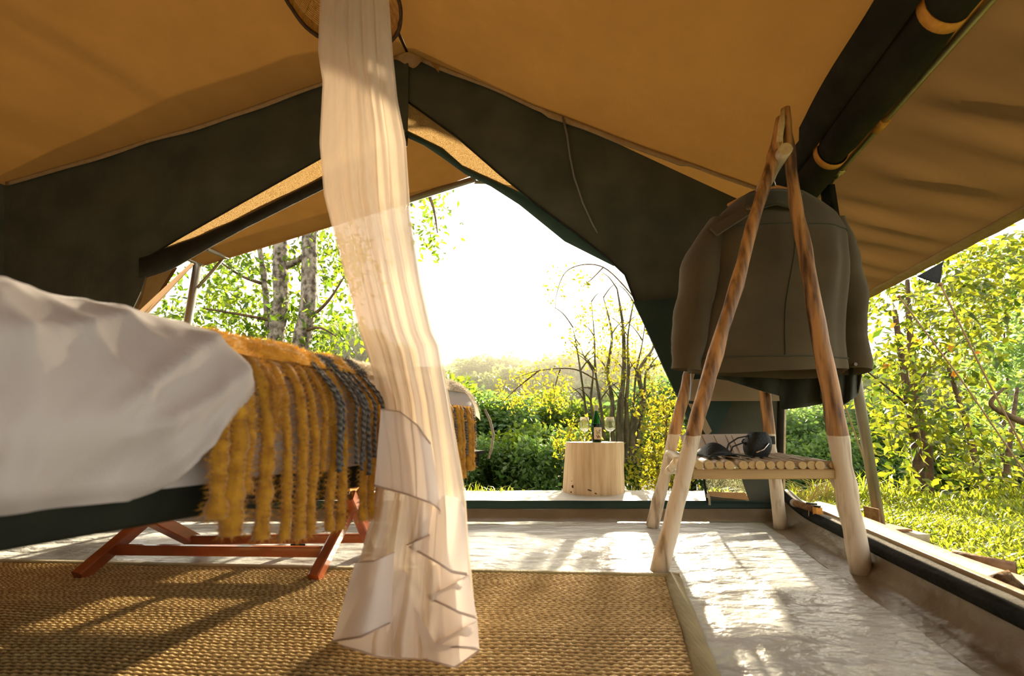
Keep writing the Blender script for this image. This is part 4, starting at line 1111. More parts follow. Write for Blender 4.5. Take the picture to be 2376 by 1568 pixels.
def cyl_patch(c, r, a0, a1, z0, z1, n=20):
    def fn(u, v): a = lerp(a0, a1, u); return c + Vector((math.cos(a) * r, math.sin(a) * r, lerp(z0, z1, v)))
    return fn
fc = -math.pi / 2 + .19
lb = MB(); lb.grid(cyl_patch(bp_, .0402, fc - .98, fc + .98, .024, .122), 24, 4)
lab = lb.build('paper_label', M('cream_label', (.66, .54, .36), (.70, .58, .40), rough=.7, scale=20), bott, smooth=True)
ink = M('brown_ink', (.10, .05, .025), rough=.8)
def ink_line(pts):
    mb = MB(); mb.tube([bp_ + Vector((math.cos(fc + x) * .0406, math.sin(fc + x) * .0406, z)) for x, z in pts], .0010, 5); mb.build('ink_drawing', ink, lab)
for k in range(5):
    ink_line([(-.62 + .1 * k + .28 * t, .052 - .004 * k + .006 * math.sin(t * 4 + k)) for t in np.linspace(0, 3.2 - .3 * k, 12)])
for cx_, cz_, rx_, rz_ in ((-.35, .078, .12, .010), (-.05, .07, .16, .012), (.28, .085, .10, .014), (.34, .10, .09, .007), (-.5, .095, .05, .004)):
    ink_line([(cx_ + rx_ * math.cos(t), cz_ + rz_ * math.sin(t)) for t in np.linspace(0, 5.6, 14)])
ink_line([(-.1, .07), (.08, .10), (.2, .078), (.3, .06)]); ink_line([(-.45, .032), (.4, .032)])
def wine_glass(px, label):
    c0 = Vector((PY(px, 1022, sc_.y - .05).x, sc_.y - .05, ztop))
    o = thing('wine_glass', c0, label, 'glass', 'wine glasses on the stump')
    mb = MB(); mb.lathe([(.0, .0), (.034, .0), (.034, .002), (.012, .006), (.0045, .014), (.0042, .075), (.008, .088)], c0, 28); mb.build('stem', MT['glass'], o, smooth=True)
    mb = MB(); mb.lathe([(.004, .084), (.022, .092), (.040, .110), (.0445, .124), (.041, .15), (.034, .205), (.0325, .205), (.0395, .15), (.043, .124), (.0385, .112), (.021, .0945), (.0, .0885)], c0, 28); mb.build('bowl', MT['glass'], o, smooth=True)
wine_glass(1357, 'empty stemmed wine glass standing left of the green bottle'); wine_glass(1416, 'empty stemmed wine glass standing right of the green bottle')

# camp chair behind the bed --------------------------------------------------------
ch = thing('camp_chair', Vector((-1.2, 3.05, 0)), 'camp chair draped with maroon canvas behind the bed', 'chair')
def CHP(x, y, z): return Vector((-1.2 + x, 3.08 + y, z))
for x in (-.42, .42):
    for y in (-.2, .2):
        mb = MB(); mb.bar(CHP(x, y, 0), CHP(x, y, 1.0 if y > 0 else .62), .035, .035, up=(0, 1, 0)); mb.build('leg', MT['redwood'], ch)
    mb = MB(); mb.bar(CHP(x, -.22, .62), CHP(x, .22, .62), .05, .025); mb.build('armrest', MT['redwood'], ch)
mb = MB(); mb.grid(lambda u, v: CHP(lerp(-.42, .42, u), lerp(-.2, .2, v), .43 - .04 * math.sin(3.14 * u)), 12, 6); mb.build('seat', MT['maroon'], ch, smooth=True, solid=.008)
mb = MB()
def mback(u, v):
    x = lerp(-.5, .56, u); tz = 1.035 + .035 * abs(math.sin(u * 7.2 + .6)) ** .7 - .05 * u + .012 * nz(u * 9, 2)
    return CHP(x, .2 - .07 * math.sin(3.14 * v) + .03 * math.sin(u * 15 + v * 5), lerp(tz, .55, v))
mb.grid(mback, 60, 16); mb.build('draped_back', MT['maroon'], ch, smooth=True, solid=.008)
mb = MB()
mb.grid(lambda u, v: CHP(lerp(-.35, .55, u), .10 - .05 * math.sin(3.14 * v) + .03 * math.sin(u * 11 + 2), lerp(1.0 + .03 * math.sin(u * 12) - .06 * u, .6, v)), 50, 14); mb.build('draped_cloth', MT['maroon'], ch, smooth=True, solid=.008)

# ================================================================== along the open side: rails, log, bits
def side_line(dx, z, Y0=YB, Y1=2.42): return [Vector((XS(Y) + dx, Y, z)) for Y in np.linspace(Y0, Y1, 40)]
rl = thing('sill_board', Vector((1.6, 1, 0)), 'tan timber board edging the open side beside the black sill', 'board')
mb = MB()
for z0, z1 in ((.04, .125),):
    P0, P1 = Vector((XS(YB) + .085, YB, .08)), Vector((XS(2.44) + .085, 2.44, .08))
    mb.bar(P0, P1, .02, .085)
mb.build('plank', MT['log'], rl)
lg = thing('border_log', Vector((1.8, 1, 0)), 'long pale debarked log lying along the tent edge on the grass', 'log')
mb = MB(); pts = [Vector((XS(Y) + .205 + .012 * math.sin(Y * 2.2), Y, .062 + .006 * math.sin(Y * 3))) for Y in np.linspace(YB, 2.40, 50)]
mb.tube(pts, [.052 + .004 * math.sin(i * .6) for i in range(50)], 16, wob=.12, wf=9); mb.build('trunk', MT['log'], lg, smooth=True)
def stubby(Y, label):
    o = thing('log_stub', Vector((XS(Y) + .25, Y, .05)), label, 'log')
    a = Vector((XS(Y) + .235, Y + .05, .075)); b = Vector((XS(Y) + .33, Y - .05, .065))
    mb = MB(); mb.tube([a, a.lerp(b, .5), b], .035, 12, wob=.15, wf=20); mb.build('trunk', MT['clay'], o, smooth=True)
    mb = MB(); mb.tube([b, b + (b - a).normalized() * .002], .03, 12); mb.build('cut_end', MT['darkhole'], o)
def s_at(px, py): return PZ(px, py, .1)
stubby(1.42, 'short brown log stub beside the pale log, at its outer side')
o = thing('soil_clod', Vector((XS(1.18) + .15, 1.2, .07)), 'brown clod of soil wedged between board and pale log', 'clod')
mb = MB(); mb.tube([Vector((XS(1.2) + .15, 1.16, .085)), Vector((XS(1.2) + .155, 1.19, .10)), Vector((XS(1.2) + .15, 1.23, .08))], [.02, .035, .018], 10, wob=.6, wf=40); mb.build('lump', MT['soil'], o, smooth=True)
# litter of wood chips in the trough
n = 900
Yc = rng.uniform(.6, 2.2, n); xc = np.array([XS(y) for y in Yc]) + .125 + rng.normal(0, .022, n); zc = .062 + rng.uniform(0, .022, n)
dirs = rng.normal(0, 1, (n, 3)); dirs[:, 2] *= .3; dirs /= np.linalg.norm(dirs, axis=1)[:, None]
sd = np.cross(dirs, np.array((0, 0, 1.)) + rng.normal(0, .3, (n, 3))); sd /= np.linalg.norm(sd, axis=1)[:, None]
ln = rng.uniform(.004, .014, (n, 1)); wd = rng.uniform(.002, .006, (n, 1)); P_ = np.stack([xc, Yc, zc], 1)
Vc = np.stack([P_ - dirs * ln - sd * wd, P_ + dirs * ln - sd * wd, P_ + dirs * ln + sd * wd, P_ - dirs * ln + sd * wd], 1).reshape(-1, 3)
ii = np.arange(n)[:, None] * 4
Tc = np.vstack([ii + np.array([[0, 1, 2]]), ii + np.array([[0, 2, 3]])])
cch = np.repeat(np.array((.30, .14, .045)) * rng.uniform(.35, 1.5, (n, 1)), 4, 0)
me = np_mesh('wood_chips', Vc - np.array((1.6, 1.4, 0)), Tc, MT['chips'], col=cch)
tag(place('wood_chips', me, (1.6, 1.4, 0)), 'scatter of brown wood chips in the gap between board and log', 'wood chips', kind='stuff')
mb = MB(); mb.grid(lambda u, v: Vector((XS(lerp(YB, 2.42, v)) + lerp(.08, .19, u), lerp(YB, 2.42, v), .055 + .008 * nz(u * 3, v * 60))), 6, 90)
tag(mb.build('soil_fill', MT['soil'], smooth=True), 'dark soil filling the gap behind the timber board', 'soil', kind='stuff')
# small things left on the edge
o = thing('walking_stick', PZ(1870, 1178, .12), 'brown stick lying on the sill at the tent corner', 'stick')
a, b = PZ(1842, 1166, .135), PZ(1888, 1181, .13)
mb = MB(); mb.tube([a, a.lerp(b, .5), b], .017, 10, wob=.1, wf=30); mb.build('shaft', MT['clay'], o, smooth=True)
mb = MB(); mb.tube([a + (a - b) * .02, a + (b - a) * .12], .02, 10); mb.build('tip', MT['card'], o, smooth=True)
o = thing('action_camera', PZ(1885, 1186, .11), 'tiny black camera gadget on bent wire legs beside the orange box', 'camera')
p = PZ(1884, 1180, .125)
mb = MB(); mb.box(p + Vector((0, 0, .016)), (.036, .03, .026)); mb.build('body', MT['black'], o)
mb = MB(); mb.lathe([(0, -.012), (.011, -.012), (.011, .012), (0, .012)], p + Vector((.004, -.012, .018)), 12); mb.build('lens', MT['glass'], o)
for dx in (-.03, .01, .03):
    mb = MB(); mb.tube([p, p + Vector((dx, -.02, -.005)), p + Vector((dx * 1.4, -.035, -.03))], .003, 6); mb.build('wire_leg', MT['hookmetal'], o)
o = thing('orange_box', PZ(1898, 1196, .1), 'small orange plastic box with black notched lid on the sill', 'box')
p = PZ(1898, 1198, .10)
mb = MB(); mb.box(p + Vector((0, 0, .022)), (.030, .024, .044)); mb.build('case', MT['orange'], o)
mb = MB(); mb.lathe([(0, -.006), (.013, -.006), (.016, .004), (0, .006)], p + Vector((0, 0, .048)), 12); mb.build('lid', MT['black'], o)

# guy ropes --------------------------------------------------------------------------
def rope(px, Ys, label, extra=None):
    o = thing('guy_rope', PY(px[-1][0], px[-1][1], Ys[-1]), label, 'rope')
    P_ = [PY(x, y, Y) for (x, y), Y in zip(px, Ys)]
    m = len(P_); pts = []
    for i in range(24):
        t = i / 23 * (m - 1); j = min(int(t), m - 2); pts.append(P_[j].lerp(P_[j+1], t - j))
    mb = MB(); mb.tube(pts, .0055, 6); mb.build('line', MT['rope'], o, smooth=True)
    mb = MB(); mb.lathe([(0, -.014), (.012, -.008), (.014, .004), (0, .014)], P_[0], 10); mb.build('knot', MT['clay'], o, smooth=True)
rope([(2086, 688), (2230, 880), (2376, 1092), (2520, 1320)], [3.1, 3.0, 2.9, 2.8], 'tan guy rope running down from the fly hem, the lower of the pair')
rope([(2182, 660), (2290, 880), (2385, 1060), (2500, 1280)], [2.75, 2.7, 2.65, 2.6], 'tan guy rope running down from the dark corner flap')
rope([(1955, 925), (1985, 1010), (2020, 1110), (2035, 1150)], [3.4, 3.4, 3.4, 3.4], 'thin tan guy rope behind the olive steel post')
o = thing('corner_flap', PY(2180, 640, 2.8), 'small dark triangular flap hanging from the fly hem', 'flap')
panel('cloth', [(2130, 640), (2190, 606), (2188, 612), (2182, 655), (2174, 656)], 2.76, MT['blackedge'], o, .01)

# ================================================================== VEGETATION
def leaves_np(P, L, aspect, dirs, tone, fold=.25):
    """P base points (n,3), dirs unit leaf directions, L lengths -> verts, tris, tone ; 6 verts, 4 tris each"""
    n = len(P)
    up = rng.normal(0, 1, (n, 3)); sd = np.cross(dirs, up); sd /= np.linalg.norm(sd, axis=1)[:, None] + 1e-9
    nr = np.cross(sd, dirs)
    L = L[:, None]; W = L * aspect * .5
    b = P; t = P + dirs * L - nr * L * .12
    m = P + dirs * L * .45 - nr * L * .03
    l = m + sd * W + nr * W * fold; r = m - sd * W + nr * W * fold
    V = np.stack([b, l, t, r, m], 1).reshape(-1, 3)
    i = np.arange(n)[:, None] * 5
    T = np.concatenate([i + np.array([[0, 1, 4]]), i + np.array([[1, 2, 4]]), i + np.array([[2, 3, 4]]), i + np.array([[3, 0, 4]])], 0)
    return V, T, np.tile(tone, 4)
def unit(a): return a / (np.linalg.norm(a, axis=1)[:, None] + 1e-9)
def sprays(centers, per, spread, L0, aspect, droop=.5, tone_c=None, flat=1.):
    """leaf sprays: twig centres each with several leaves around them"""
    n = len(centers) * per
    c = np.repeat(centers, per, 0)
    P = c + rng.normal(0, 1, (n, 3)) * np.array((spread, spread, spread * flat))
    d = rng.normal(0, 1, (n, 3)); d[:, 2] -= droop; d = unit(d)
    tone = rng.uniform(0, 1, n) * .7 + .3 * (np.repeat(tone_c, per) if tone_c is not None else rng.uniform(0, 1, n))
    return P, L0 * rng.uniform(.65, 1.25, n), d, tone, aspect
def foliage(name, data, mat, parent=None, origin=(0, 0, 0), keep=None):
    P, L, d, tone, asp = data
    V, T, tn = leaves_np(P, L, asp, d, tone)
    me = np_mesh(name, V - np.array(origin), T, mat, tone=tn)
    return place(name, me, origin, parent)
leaf_protos = {}
def leaf_parts(data, mat, parent, key):
    """single leaves that can be told apart: one object each, sharing mesh data"""
    P, L, d, tone, asp = data
    if key not in leaf_protos:
        lst = []
        for tt in (.15, .5, .9):
            V, T, tn = leaves_np(np.zeros((1, 3)), np.ones(1), asp, np.array([[0, 1., 0]]), np.array([tt])); lst.append(np_mesh('leaf', V, T, mat, tone=tn))
        leaf_protos[key] = lst
    pb = base(parent)
    for p, l, dd, t in zip(P, L, d, tone):
        o = bpy.data.objects.new('leaf', leaf_protos[key][min(2, int(t * 3))]); C.objects.link(o); o.parent = parent
        q = Vector(dd).to_track_quat('Y', 'Z'); qq = q @ Matrix.Rotation(random.uniform(0, 6.28), 3, 'Y').to_quaternion()
        o.rotation_euler = qq.to_euler(); o.scale = (l, l, l); o.location = Vector(p) - pb
def px_cloud(boxes, n, Ylo, Yhi):
    """random points filling pixel regions at a range of distances"""
    out = []; wts = np.array([b[4] for b in boxes], float); wts /= wts.sum()
    for k in rng.choice(len(boxes), n, p=wts):
        x0, y0, x1, y1 = boxes[k][:4]
        a, r_ = rng.uniform(0, 6.283), math.sqrt(rng.uniform())
        x, y = (x0 + x1) / 2 + (x1 - x0) / 2 * r_ * math.cos(a), (y0 + y1) / 2 + (y1 - y0) / 2 * r_ * math.sin(a)
        out.append(PY(x, y, rng.uniform(Ylo, Yhi)))
    return np.array(out)
def limb(parent, name, pts, r, mat, wob=.15):
    P_ = [Vector(p) for p in pts]; m = len(P_); n = 8 * (m - 1) + 1; pp = []
    for i in range(n):
        t = i / (n - 1) * (m - 1); j = min(int(t), m - 2); a, b = P_[j], P_[j+1]; f = t - j
        p0 = P_[max(j-1, 0)]; p3 = P_[min(j+2, m-1)]
        pp.append(.5 * ((2 * a) + (b - p0) * f + (2 * p0 - 5 * a + 4 * b - p3) * f * f + (-p0 + 3 * a - 3 * b + p3) * f ** 3))
    mb = MB(); mb.tube(pp, [lerp(r[0], r[1], i / (n - 1)) for i in range(n)], 10, wob=wob, wf=6); return mb.build(name, mat, parent, smooth=True)

# left tree with mottled trunks
LT = thing('leafy_tree', Vector((-2.9, 6.0, -1.6)), 'leafy green tree with three pale mottled trunks beyond the bed', 'tree')
limb(LT, 'trunk', [PY(640, 1130, 6), PY(640, 810, 6), PY(652, 690, 6), PY(650, 560, 6), PY(668, 300, 6.2)], (.13, .085), MT['bark'])
limb(LT, 'trunk', [PY(650, 1130, 5.9), PY(694, 830, 5.9), PY(716, 700, 5.9), PY(720, 530, 5.9), PY(750, 250, 6.0)], (.14, .09), MT['bark'])
limb(LT, 'trunk', [PY(632, 800, 6.1), PY(622, 740, 6.1), PY(612, 640, 6.2), PY(600, 560, 6.3)], (.06, .035), MT['bark'])
limb(LT, 'branch', [PY(652, 625, 6), PY(690, 605, 6), PY(712, 590, 5.9)], (.05, .04), MT['bark'])
for a in ([(640, 745, 6), (560, 730, 5.8), (470, 715, 5.6)], [(616, 660, 6.2), (560, 640, 6), (500, 600, 5.9)], [(716, 740, 5.9), (760, 700, 5.7), (800, 640, 5.6)], [(700, 770, 5.9), (740, 760, 5.7), (780, 780, 5.6)], [(650, 560, 6), (600, 500, 6.2), (520, 470, 6.3)], [(720, 480, 5.9), (850, 420, 5.8), (985, 430, 5.6)], [(985, 430, 5.6), (1005, 480, 5.6), (1015, 540, 5.6)]):
    limb(LT, 'branch', [PY(*p) for p in a], (.03, .008), MT['bark2'])
bx = [(360, 640, 560, 780, 3), (470, 560, 660, 800, 5), (640, 520, 830, 660, 3.2), (660, 660, 820, 850, 4.2), (380, 720, 480, 800, 1.0), (560, 690, 760, 850, 3.4), (430, 560, 600, 640, 1.6), (955, 430, 1045, 490, .55), (965, 480, 1040, 580, .6), (760, 380, 970, 500, 1.0), (760, 530, 870, 700, 1.6)]
cen = px_cloud(bx, 640, 5.75, 7.6)
d = sprays(cen, 7, .13, .125, .46, droop=.7, tone_c=rng.uniform(0, 1, len(cen)))
nn = len(d[0]); order = rng.permutation(nn); ks = order[:260]; rs = order[260:]
leaf_parts(tuple(x[ks] if not np.isscalar(x) else x for x in d), MT['leafL'], LT, 'L')
o = foliage('foliage', tuple(x[rs] if not np.isscalar(x) else x for x in d), MT['leafL'], LT, (-2.9, 6, 0)); o['kind'] = 'stuff'

# many-stemmed tree behind the stump
CT = thing('many_stemmed_tree', PY(1440, 1060, 5.2), 'slender many-stemmed tree with sparse yellow leaves behind the stump', 'tree')
for k, (xb, xm, xt, yt, r) in enumerate(((1405, 1385, 1372, 700, .035), (1425, 1420, 1400, 690, .05), (1440, 1440, 1432, 670, .075), (1452, 1462, 1470, 700, .05), (1465, 1490, 1530, 760, .06), (1380, 1350, 1330, 760, .03), (1475, 1510, 1560, 820, .035), (1395, 1372, 1345, 800, .028), (1450, 1480, 1500, 720, .03))):
    jt = lambda a: random.uniform(-a, a)
    sp_ = [(xb, 1075, 5.2), ((xb * 2 + xm) / 3 + jt(5), 1000, 5.2), (lerp(xb, xm, .7) + jt(9), 930, 5.2), (xm + jt(10), 860, 5.2 + .1 * math.sin(k)), (lerp(xm, xt, .5) + jt(12), (860 + yt) / 2, 5.25), (xt, yt, 5.3 + .2 * math.sin(k * 2))]
    limb(CT, 'stem', [PY(*q_) for q_ in sp_], (r * .8, r * .12), MT['bark3'], wob=.35)
    for q_ in range(4):
        x_, y_, Y_ = sp_[2 + q_ % 4]; sg = random.choice((-1, 1)); l_ = random.uniform(25, 60)
        limb(CT, 'twig', [PY(x_, y_, Y_), PY(x_ + sg * l_ * .4, y_ - l_ * .55, Y_ - .05), PY(x_ + sg * l_ * .9, y_ - l_ * .9, Y_ - .1)], (.010, .002), MT['bark3'])
for a in ([(1382, 880, 5.2), (1330, 856, 5.1), (1250, 860, 4.9), (1190, 880, 4.8)], [(1250, 860, 4.9), (1200, 900, 4.8), (1165, 935, 4.7)], [(1300, 857, 5.0), (1290, 890, 5.0), (1285, 930, 4.9)], [(1372, 900, 5.2), (1345, 900, 5.2), (1320, 915, 5.1)], [(1480, 700, 5.3), (1400, 620, 5.2), (1320, 625, 5.0), (1290, 690, 5.0), (1293, 750, 5.0)], [(1400, 620, 5.2), (1370, 650, 5.1), (1345, 670, 5.1)]):
    limb(CT, 'branch', [PY(*p) for p in a], (.010, .002), MT['bark2'])
cen = px_cloud([(1150, 850, 1330, 960, 6), (1160, 870, 1240, 950, 2), (1250, 810, 1330, 870, 1.4), (1320, 740, 1400, 850, 3), (1390, 690, 1520, 800, 6), (1370, 780, 1500, 900, 5), (1300, 780, 1360, 830, .8), (1340, 700, 1370, 760, .7), (1480, 800, 1530, 900, 2), (1460, 880, 1540, 980, 1.2)], 330, 4.7, 5.7)
d = sprays(cen, 7, .05, .056, .42, droop=.6, tone_c=rng.uniform(0, 1, len(cen)))
o = foliage('foliage', d, MT['leafY'], CT, (1.2, 5.2, 0)); o['kind'] = 'stuff'
cen = px_cloud([(1268, 625, 1310, 740, 1.6), (1290, 612, 1350, 650, .8), (1330, 640, 1372, 672, .6), (1360, 620, 1400, 665, .4), (1280, 735, 1305, 760, .25)], 36, 4.9, 5.1)
d = sprays(cen, 3, .035, .062, .42, droop=.6)
o = foliage('hanging_sprig', d, MT['leafY'], CT, (.7, 5.0, 0)); o['kind'] = 'stuff'

def bush(name, label, boxes, n, Y0, Y1, L0, mat, per=7, spread=.07, stems=0, group=None, droop=.4, asp=.45, parts=0, key=None, stemb=None):
    cen = px_cloud(boxes, n, Y0, Y1)
    d = sprays(cen, per, spread, L0, asp, droop, rng.uniform(0, 1, len(cen)))
    c0 = Vector((cen[:, 0].mean(), cen[:, 1].mean(), cen[:, 2].min() - .3))
    o = thing(name, c0, label, 'bush', group)
    if parts:
        order = rng.permutation(len(d[0])); ks, rs = order[:parts], order[parts:]
        leaf_parts(tuple(x[ks] if not np.isscalar(x) else x for x in d), mat, o, key)
        d = tuple(x[rs] if not np.isscalar(x) else x for x in d)
    f = foliage('foliage', d, mat, o, tuple(c0)); f['kind'] = 'stuff'
    for k in range(stems):
        q = Vector(cen[rng.integers(0, len(cen))]); limb(o, 'stem', [c0 + Vector((rng.normal(0, .1), rng.normal(0, .1), -.2)), c0.lerp(q, .5) + Vector((0, 0, .1)), q], (.02, .006), MT['bark2'])
    return o
bush('yellow_shrub', 'low yellow-leaved shrub right of the stump beside the rack', [(1465, 1030, 1600, 1145, 5), (1490, 900, 1590, 1000, 2.6), (1500, 980, 1600, 1080, 2)], 260, 4.0, 4.7, .062, MT['leafY'], stems=6)
bush('yellow_shrub', 'yellow-leaved shrub peeping out left of the stump', [(1295, 980, 1370, 1060, 3), (1300, 1020, 1340, 1060, 1)], 70, 4.2, 4.6, .060, MT['leafY'], stems=3)

# bush on the right, close to the tent
RB = thing('glossy_bush', PZ(2150, 1155), 'tall sunlit bush with glossy leaves and brown stems growing on the grass', 'bush')
for a, r in (([(2140, 1160, 3.75), (2120, 1000, 3.75), (2095, 850, 3.8), (2075, 720, 3.9)], (.045, .02)), ([(2155, 1160, 3.8), (2150, 1020, 3.8), (2125, 930, 3.85), (2110, 760, 3.9), (2105, 650, 4.0)], (.04, .018)), ([(2290, 1150, 3.9), (2262, 1060, 3.9), (2240, 980, 3.95), (2200, 850, 4.0)], (.035, .015)), ([(2330, 1150, 4.0), (2340, 1050, 4.0), (2360, 900, 4.2)], (.03, .015)), ([(2130, 960, 3.85), (2060, 900, 3.7), (2010, 860, 3.6)], (.012, .005)), ([(2120, 900, 3.85), (2180, 830, 3.8), (2250, 780, 3.8)], (.014, .005)), ([(2376, 980, 3.8), (2300, 940, 3.8), (2330, 900, 3.8)], (.03, .01))):
    limb(RB, 'stem', [PY(*p) for p in a], r, MT['bark2'])
bx = [(1990, 640, 2200, 860, 6), (2010, 800, 2190, 1000, 5), (2040, 950, 2190, 1080, 3.2), (2180, 560, 2380, 720, 6), (2150, 640, 2330, 820, 5), (2200, 980, 2400, 1130, 4.5), (2080, 1080, 2130, 1140, .8), (2150, 800, 2300, 960, 2.5), (2000, 860, 2080, 950, 1), (2320, 530, 2420, 640, 2), (2180, 1080, 2330, 1160, 1.6)]
cen = px_cloud(bx, 620, 3.3, 4.7)
d = sprays(cen, 7, .085, .092, .44, droop=.5, tone_c=rng.uniform(0, 1, len(cen)))
order = rng.permutation(len(d[0])); ks, rs = order[:280], order[280:]
leaf_parts(tuple(x[ks] if not np.isscalar(x) else x for x in d), MT['leafR'], RB, 'R')
o = foliage('foliage', tuple(x[rs] if not np.isscalar(x) else x for x in d), MT['leafR'], RB, (3.6, 4, 0)); o['kind'] = 'stuff'
cen = px_cloud([(2180, 600, 2270, 900, 1), (1990, 700, 2300, 900, 1)], 12, 3.4, 3.6)
d = sprays(cen, 1, .03, .085, .55, droop=.8); leaf_parts(d, MT['leafO'], RB, 'O')
bush('dark_bush', 'dense dark green bush behind the glossy sunlit bush', [(2200, 640, 2420, 900, 4), (2230, 780, 2420, 1060, 4), (2250, 560, 2450, 700, 2)], 420, 4.6, 5.8, .11, MT['leafM'], stems=5, spread=.11)

# wooded slope: shared crowns, each tree its own object ------------------------------------
def crown_mesh(name, R, nl, L, mat, seed, flat=.8):
    global rng
    r0 = rng; rng = np.random.default_rng(seed)
    k = 26
    lob = unit(rng.normal(0, 1, (k, 3))) * rng.uniform(.35, .85, (k, 1)); lob[:, 2] *= flat
    c = lob[rng.integers(0, k, nl)]; dirp = unit(rng.normal(0, 1, (nl, 3)))
    P = (c + dirp * rng.uniform(.16, .34, (nl, 1))) * R
    d = unit(dirp + rng.normal(0, .7, (nl, 3)) + np.array((0, 0, -.3)))
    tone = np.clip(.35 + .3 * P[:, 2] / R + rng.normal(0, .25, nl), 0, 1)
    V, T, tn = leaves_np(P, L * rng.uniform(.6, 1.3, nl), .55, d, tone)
    me = np_mesh(name, V, T, mat, tone=tn); rng = r0
    return me
def trunk_mesh(name, R):
    mb = MB(); mb.tube([(0, 0, -R * 1.5), (.05 * R, 0, -R * .6), (0, .05 * R, R * .3)], [R * .09, R * .07, R * .03], 8)
    me = bpy.data.meshes.new(name); me.from_pydata(mb.v, [], mb.f); me.materials.append(MT['bark2']); return me
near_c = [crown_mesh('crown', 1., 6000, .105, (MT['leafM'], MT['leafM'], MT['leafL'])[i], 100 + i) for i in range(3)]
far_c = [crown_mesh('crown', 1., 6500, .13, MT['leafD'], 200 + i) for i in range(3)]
tm = trunk_mesh('trunk', 1.)
def tree_at(x, y, Y, r, label, group, protos, name):
    p = PY(x, y, Y)
    o = thing(name, p - Vector((0, 0, r * 1.5)), label, 'tree', group)
    for nm, me in (('crown', protos[random.randrange(3)]), ('trunk', tm)):
        q = bpy.data.objects.new(nm, me); C.objects.link(q); q.parent = o
        q.location = (0, 0, r * 1.5); q.scale = (r * random.uniform(.95, 1.2), r, r * random.uniform(.85, 1.05)); q.rotation_euler = (0, 0, random.uniform(0, 6.28))
mid = [(1105, 1090, 6.5, .75), (1180, 1080, 7, .8), (1265, 1090, 6.6, .8), (1060, 990, 8.5, 1.1), (1150, 985, 9, 1.2), (1240, 990, 9.5, 1.2), (1330, 1000, 9, 1.1), (1400, 1060, 7.5, .85), (1530, 1050, 8, 1.1), (1590, 960, 9.5, 1.4), (1470, 980, 11, 1.3), (960, 1040, 7, .9), (1010, 1090, 6.6, .7)]
for x, y, Y, r in mid:
    tree_at(x, y + 14 * math.sin(x), Y, r * (.8 + .35 * math.sin(x * 1.7) ** 2), 'rounded green bush on the slope just below the porch', 'bushes on the slope below the porch', near_c, 'slope_bush')
right = [(1845, 1010, 10, 1.3), (1910, 990, 11, 1.4), (1975, 1010, 10, 1.2), (1870, 1085, 8.5, .8), (1940, 1090, 8.5, .8), (2010, 1090, 8, .9), (2080, 1050, 8, 1.0), (1960, 920, 13, 1.6), (1860, 930, 14, 1.6), (2160, 1040, 8.5, 1.2), (2260, 1050, 8.5, 1.2), (2360, 1030, 8.5, 1.3), (1750, 1050, 10, 1.3), (1690, 1080, 9, 1.1)]
for x, y, Y, r in right:
    tree_at(x, y, Y, r, 'grey-green bush in the valley seen through the open side', 'valley bushes beyond the open side', near_c, 'valley_bush')
sky_line = [(700, 1050), (1050, 870), (1100, 850), (1150, 842), (1200, 855), (1260, 865), (1320, 850), (1400, 850), (1500, 840), (1600, 850)]
for k, x in enumerate(range(1040, 1640, 44)):
    Y = 26 + 6 * math.sin(k * 1.9)
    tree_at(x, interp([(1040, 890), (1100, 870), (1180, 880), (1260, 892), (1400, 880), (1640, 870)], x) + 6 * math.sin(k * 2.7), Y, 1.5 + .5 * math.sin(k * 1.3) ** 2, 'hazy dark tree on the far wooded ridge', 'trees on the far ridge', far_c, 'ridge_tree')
for k, x in enumerate(range(1040, 1660, 62)):
    tree_at(x, 925 + 8 * math.sin(k * 2), 18 + 2 * math.sin(k * 3), 1.5, 'hazy dark tree on the far wooded ridge', 'trees on the far ridge', far_c, 'ridge_tree')
for k, (x, y, Y, r) in enumerate(((800, 800, 18, 1.3), (850, 830, 17, 1.4), (760, 850, 17, 1.3), (560, 850, 19, 1.3), (460, 840, 20, 1.2), (660, 850, 18, 1.3), (900, 850, 17, 1.3), (370, 850, 20, 1.3))):
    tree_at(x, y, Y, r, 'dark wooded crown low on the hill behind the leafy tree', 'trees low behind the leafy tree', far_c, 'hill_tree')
for k, x in enumerate(range(1780, 2420, 80)):
    tree_at(x, 905 + 8 * math.sin(k * 2.4), 19, 2.0, 'hazy tree on the hillside behind the sunlit bush', 'trees behind the sunlit bush', far_c, 'hillside_tree')

rt = np.random.default_rng(11)
for k in range(26):
    X_ = rt.uniform(-24, -6) if k < 16 else rt.uniform(14, 26); Y_ = rt.uniform(15, 32); r_ = rt.uniform(1.3, 2.1)
    zz = gz(X_, Y_) + r_ * 1.25
    o = thing('hill_tree' if k < 16 else 'hillside_tree', (X_, Y_, zz - r_ * 1.5), 'dark wooded crown low on the hill behind the leafy tree' if k < 16 else 'hazy tree on the hillside behind the sunlit bush', 'tree', 'trees low behind the leafy tree' if k < 16 else 'trees behind the sunlit bush')
    for nm, me in (('crown', far_c[k % 3]), ('trunk', tm)):
        q = bpy.data.objects.new(nm, me); C.objects.link(q); q.parent = o; q.location = (0, 0, r_ * 1.5); q.scale = (r_, r_, r_); q.rotation_euler = (0, 0, k)

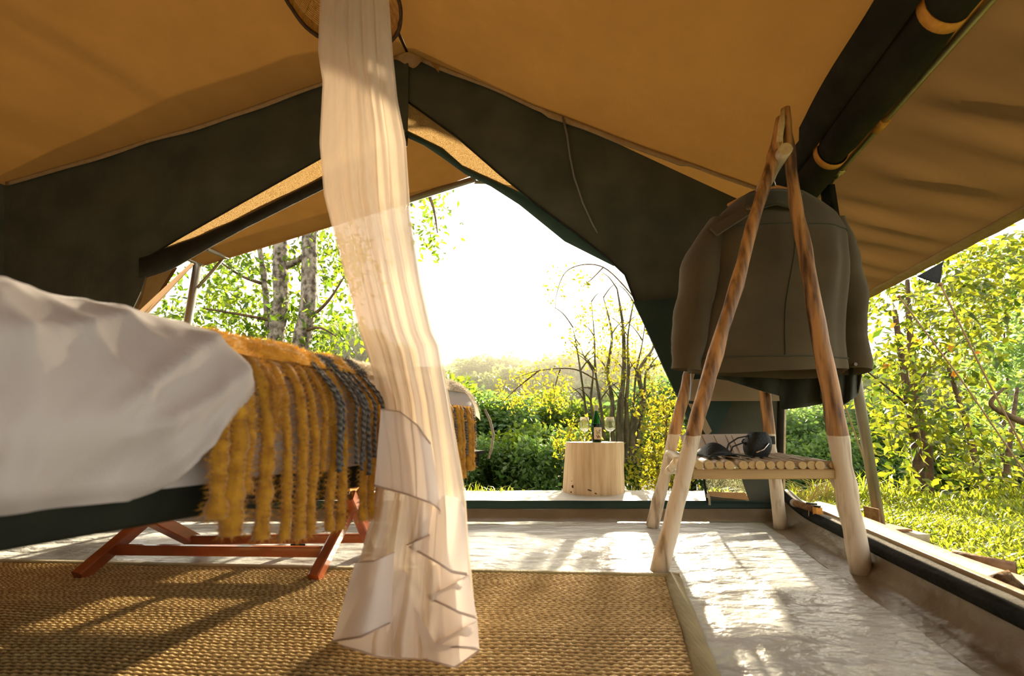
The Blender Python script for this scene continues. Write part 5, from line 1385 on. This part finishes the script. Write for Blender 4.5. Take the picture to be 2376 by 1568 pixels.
# grass ------------------------------------------------------------------------------
def grass_patch(name, label, n, xf, y0, y1, hmin, hmax, seed):
    r = np.random.default_rng(seed)
    Y = r.uniform(y0, y1, n); X = xf(Y, r, n)
    Z = np.array([gz(a, b) for a, b in zip(X, Y)]) - .01
    h = r.uniform(hmin, hmax, n) * (1 + .5 * np.sin(X * 4) * np.sin(Y * 5)); a = r.uniform(0, 6.283, n); lean = r.uniform(.3, 1.1, n)
    w = .0035 + .003 * r.uniform(0, 1, n)
    dx, dy = np.cos(a), np.sin(a)
    b = np.stack([X, Y, Z], 1); sdv = np.stack([-dy * w, dx * w, 0 * w], 1); fw = np.stack([dx, dy, 0 * dx], 1)
    m = b + fw * (h * lean * .35)[:, None] + np.array((0, 0, 1.)) * (h * .62)[:, None]
    t = b + fw * (h * lean)[:, None] + np.array((0, 0, 1.)) * (h * (1 - .35 * lean))[:, None]
    V = np.stack([b - sdv, b + sdv, m - sdv * .9, m + sdv * .9, t], 1).reshape(-1, 3)
    i = np.arange(n)[:, None] * 5
    T = np.concatenate([i + np.array([[0, 1, 3]]), i + np.array([[0, 3, 2]]), i + np.array([[2, 3, 4]])], 0)
    tone = np.tile(np.clip(r.normal(.45, .3, n), 0, 1), 3)
    o0 = np.array((X.mean(), Y.mean(), 0))
    me = np_mesh(name, V - o0, T, MT['grass'], tone=tone)
    return tag(place(name, me, o0), label, 'grass', kind='stuff')
grass_patch('grass', 'bright sunlit grass beside the open tent side', 42000, lambda Y, r, n: np.array([XS(y) for y in Y]) + .26 + 3.6 * r.uniform(0, 1, n) ** 1.25, .7, 3.75, .03, .085, 3)
grass_patch('grass', 'thin grass tufts along the edge of the porch sheet', 2200, lambda Y, r, n: r.uniform(-1.5, 1.6, n), 3.5, 3.75, .03, .10, 4)
grass_patch('tall_grass', 'tall grass along the brink of the bank', 1600, lambda Y, r, n: r.uniform(1.6, 5.0, n), 3.3, 3.8, .10, .22, 5)
n_tuft = 0
mbs = MB()
for k in range(46):
    p = PZ(random.uniform(1860, 1960), random.uniform(1160, 1172), -.04); a = random.uniform(-1.2, 1.2); L_ = random.uniform(.1, .26)
    mbs.tube([p, p + Vector((math.sin(a) * L_ * .5, -.02, L_ * .6)), p + Vector((math.sin(a) * L_ * 1.2, -.03, L_ * .85))], [.003, .0025, .001], 4)
tag(mbs.build('dry_grass', MT['straw']), 'dry straw-coloured grass stems at the tent corner', 'grass', kind='stuff')

# evening haze hanging over the valley ---------------------------------------------------
m, nt, out = _nt('valley_haze')
vs = nt.nodes.new('ShaderNodeVolumeScatter'); vs.inputs['Density'].default_value = .0055; vs.inputs['Anisotropy'].default_value = .55
vs.inputs['Color'].default_value = (1, .95, .82, 1)
nt.links.new(vs.outputs[0], out.inputs['Volume'])
mb = MB(); mb.box((0, 31, 3), (120, 46, 16)); hz = mb.build('valley_haze', m)
tag(hz, 'warm backlit evening haze over the wooded valley', 'haze', kind='stuff')
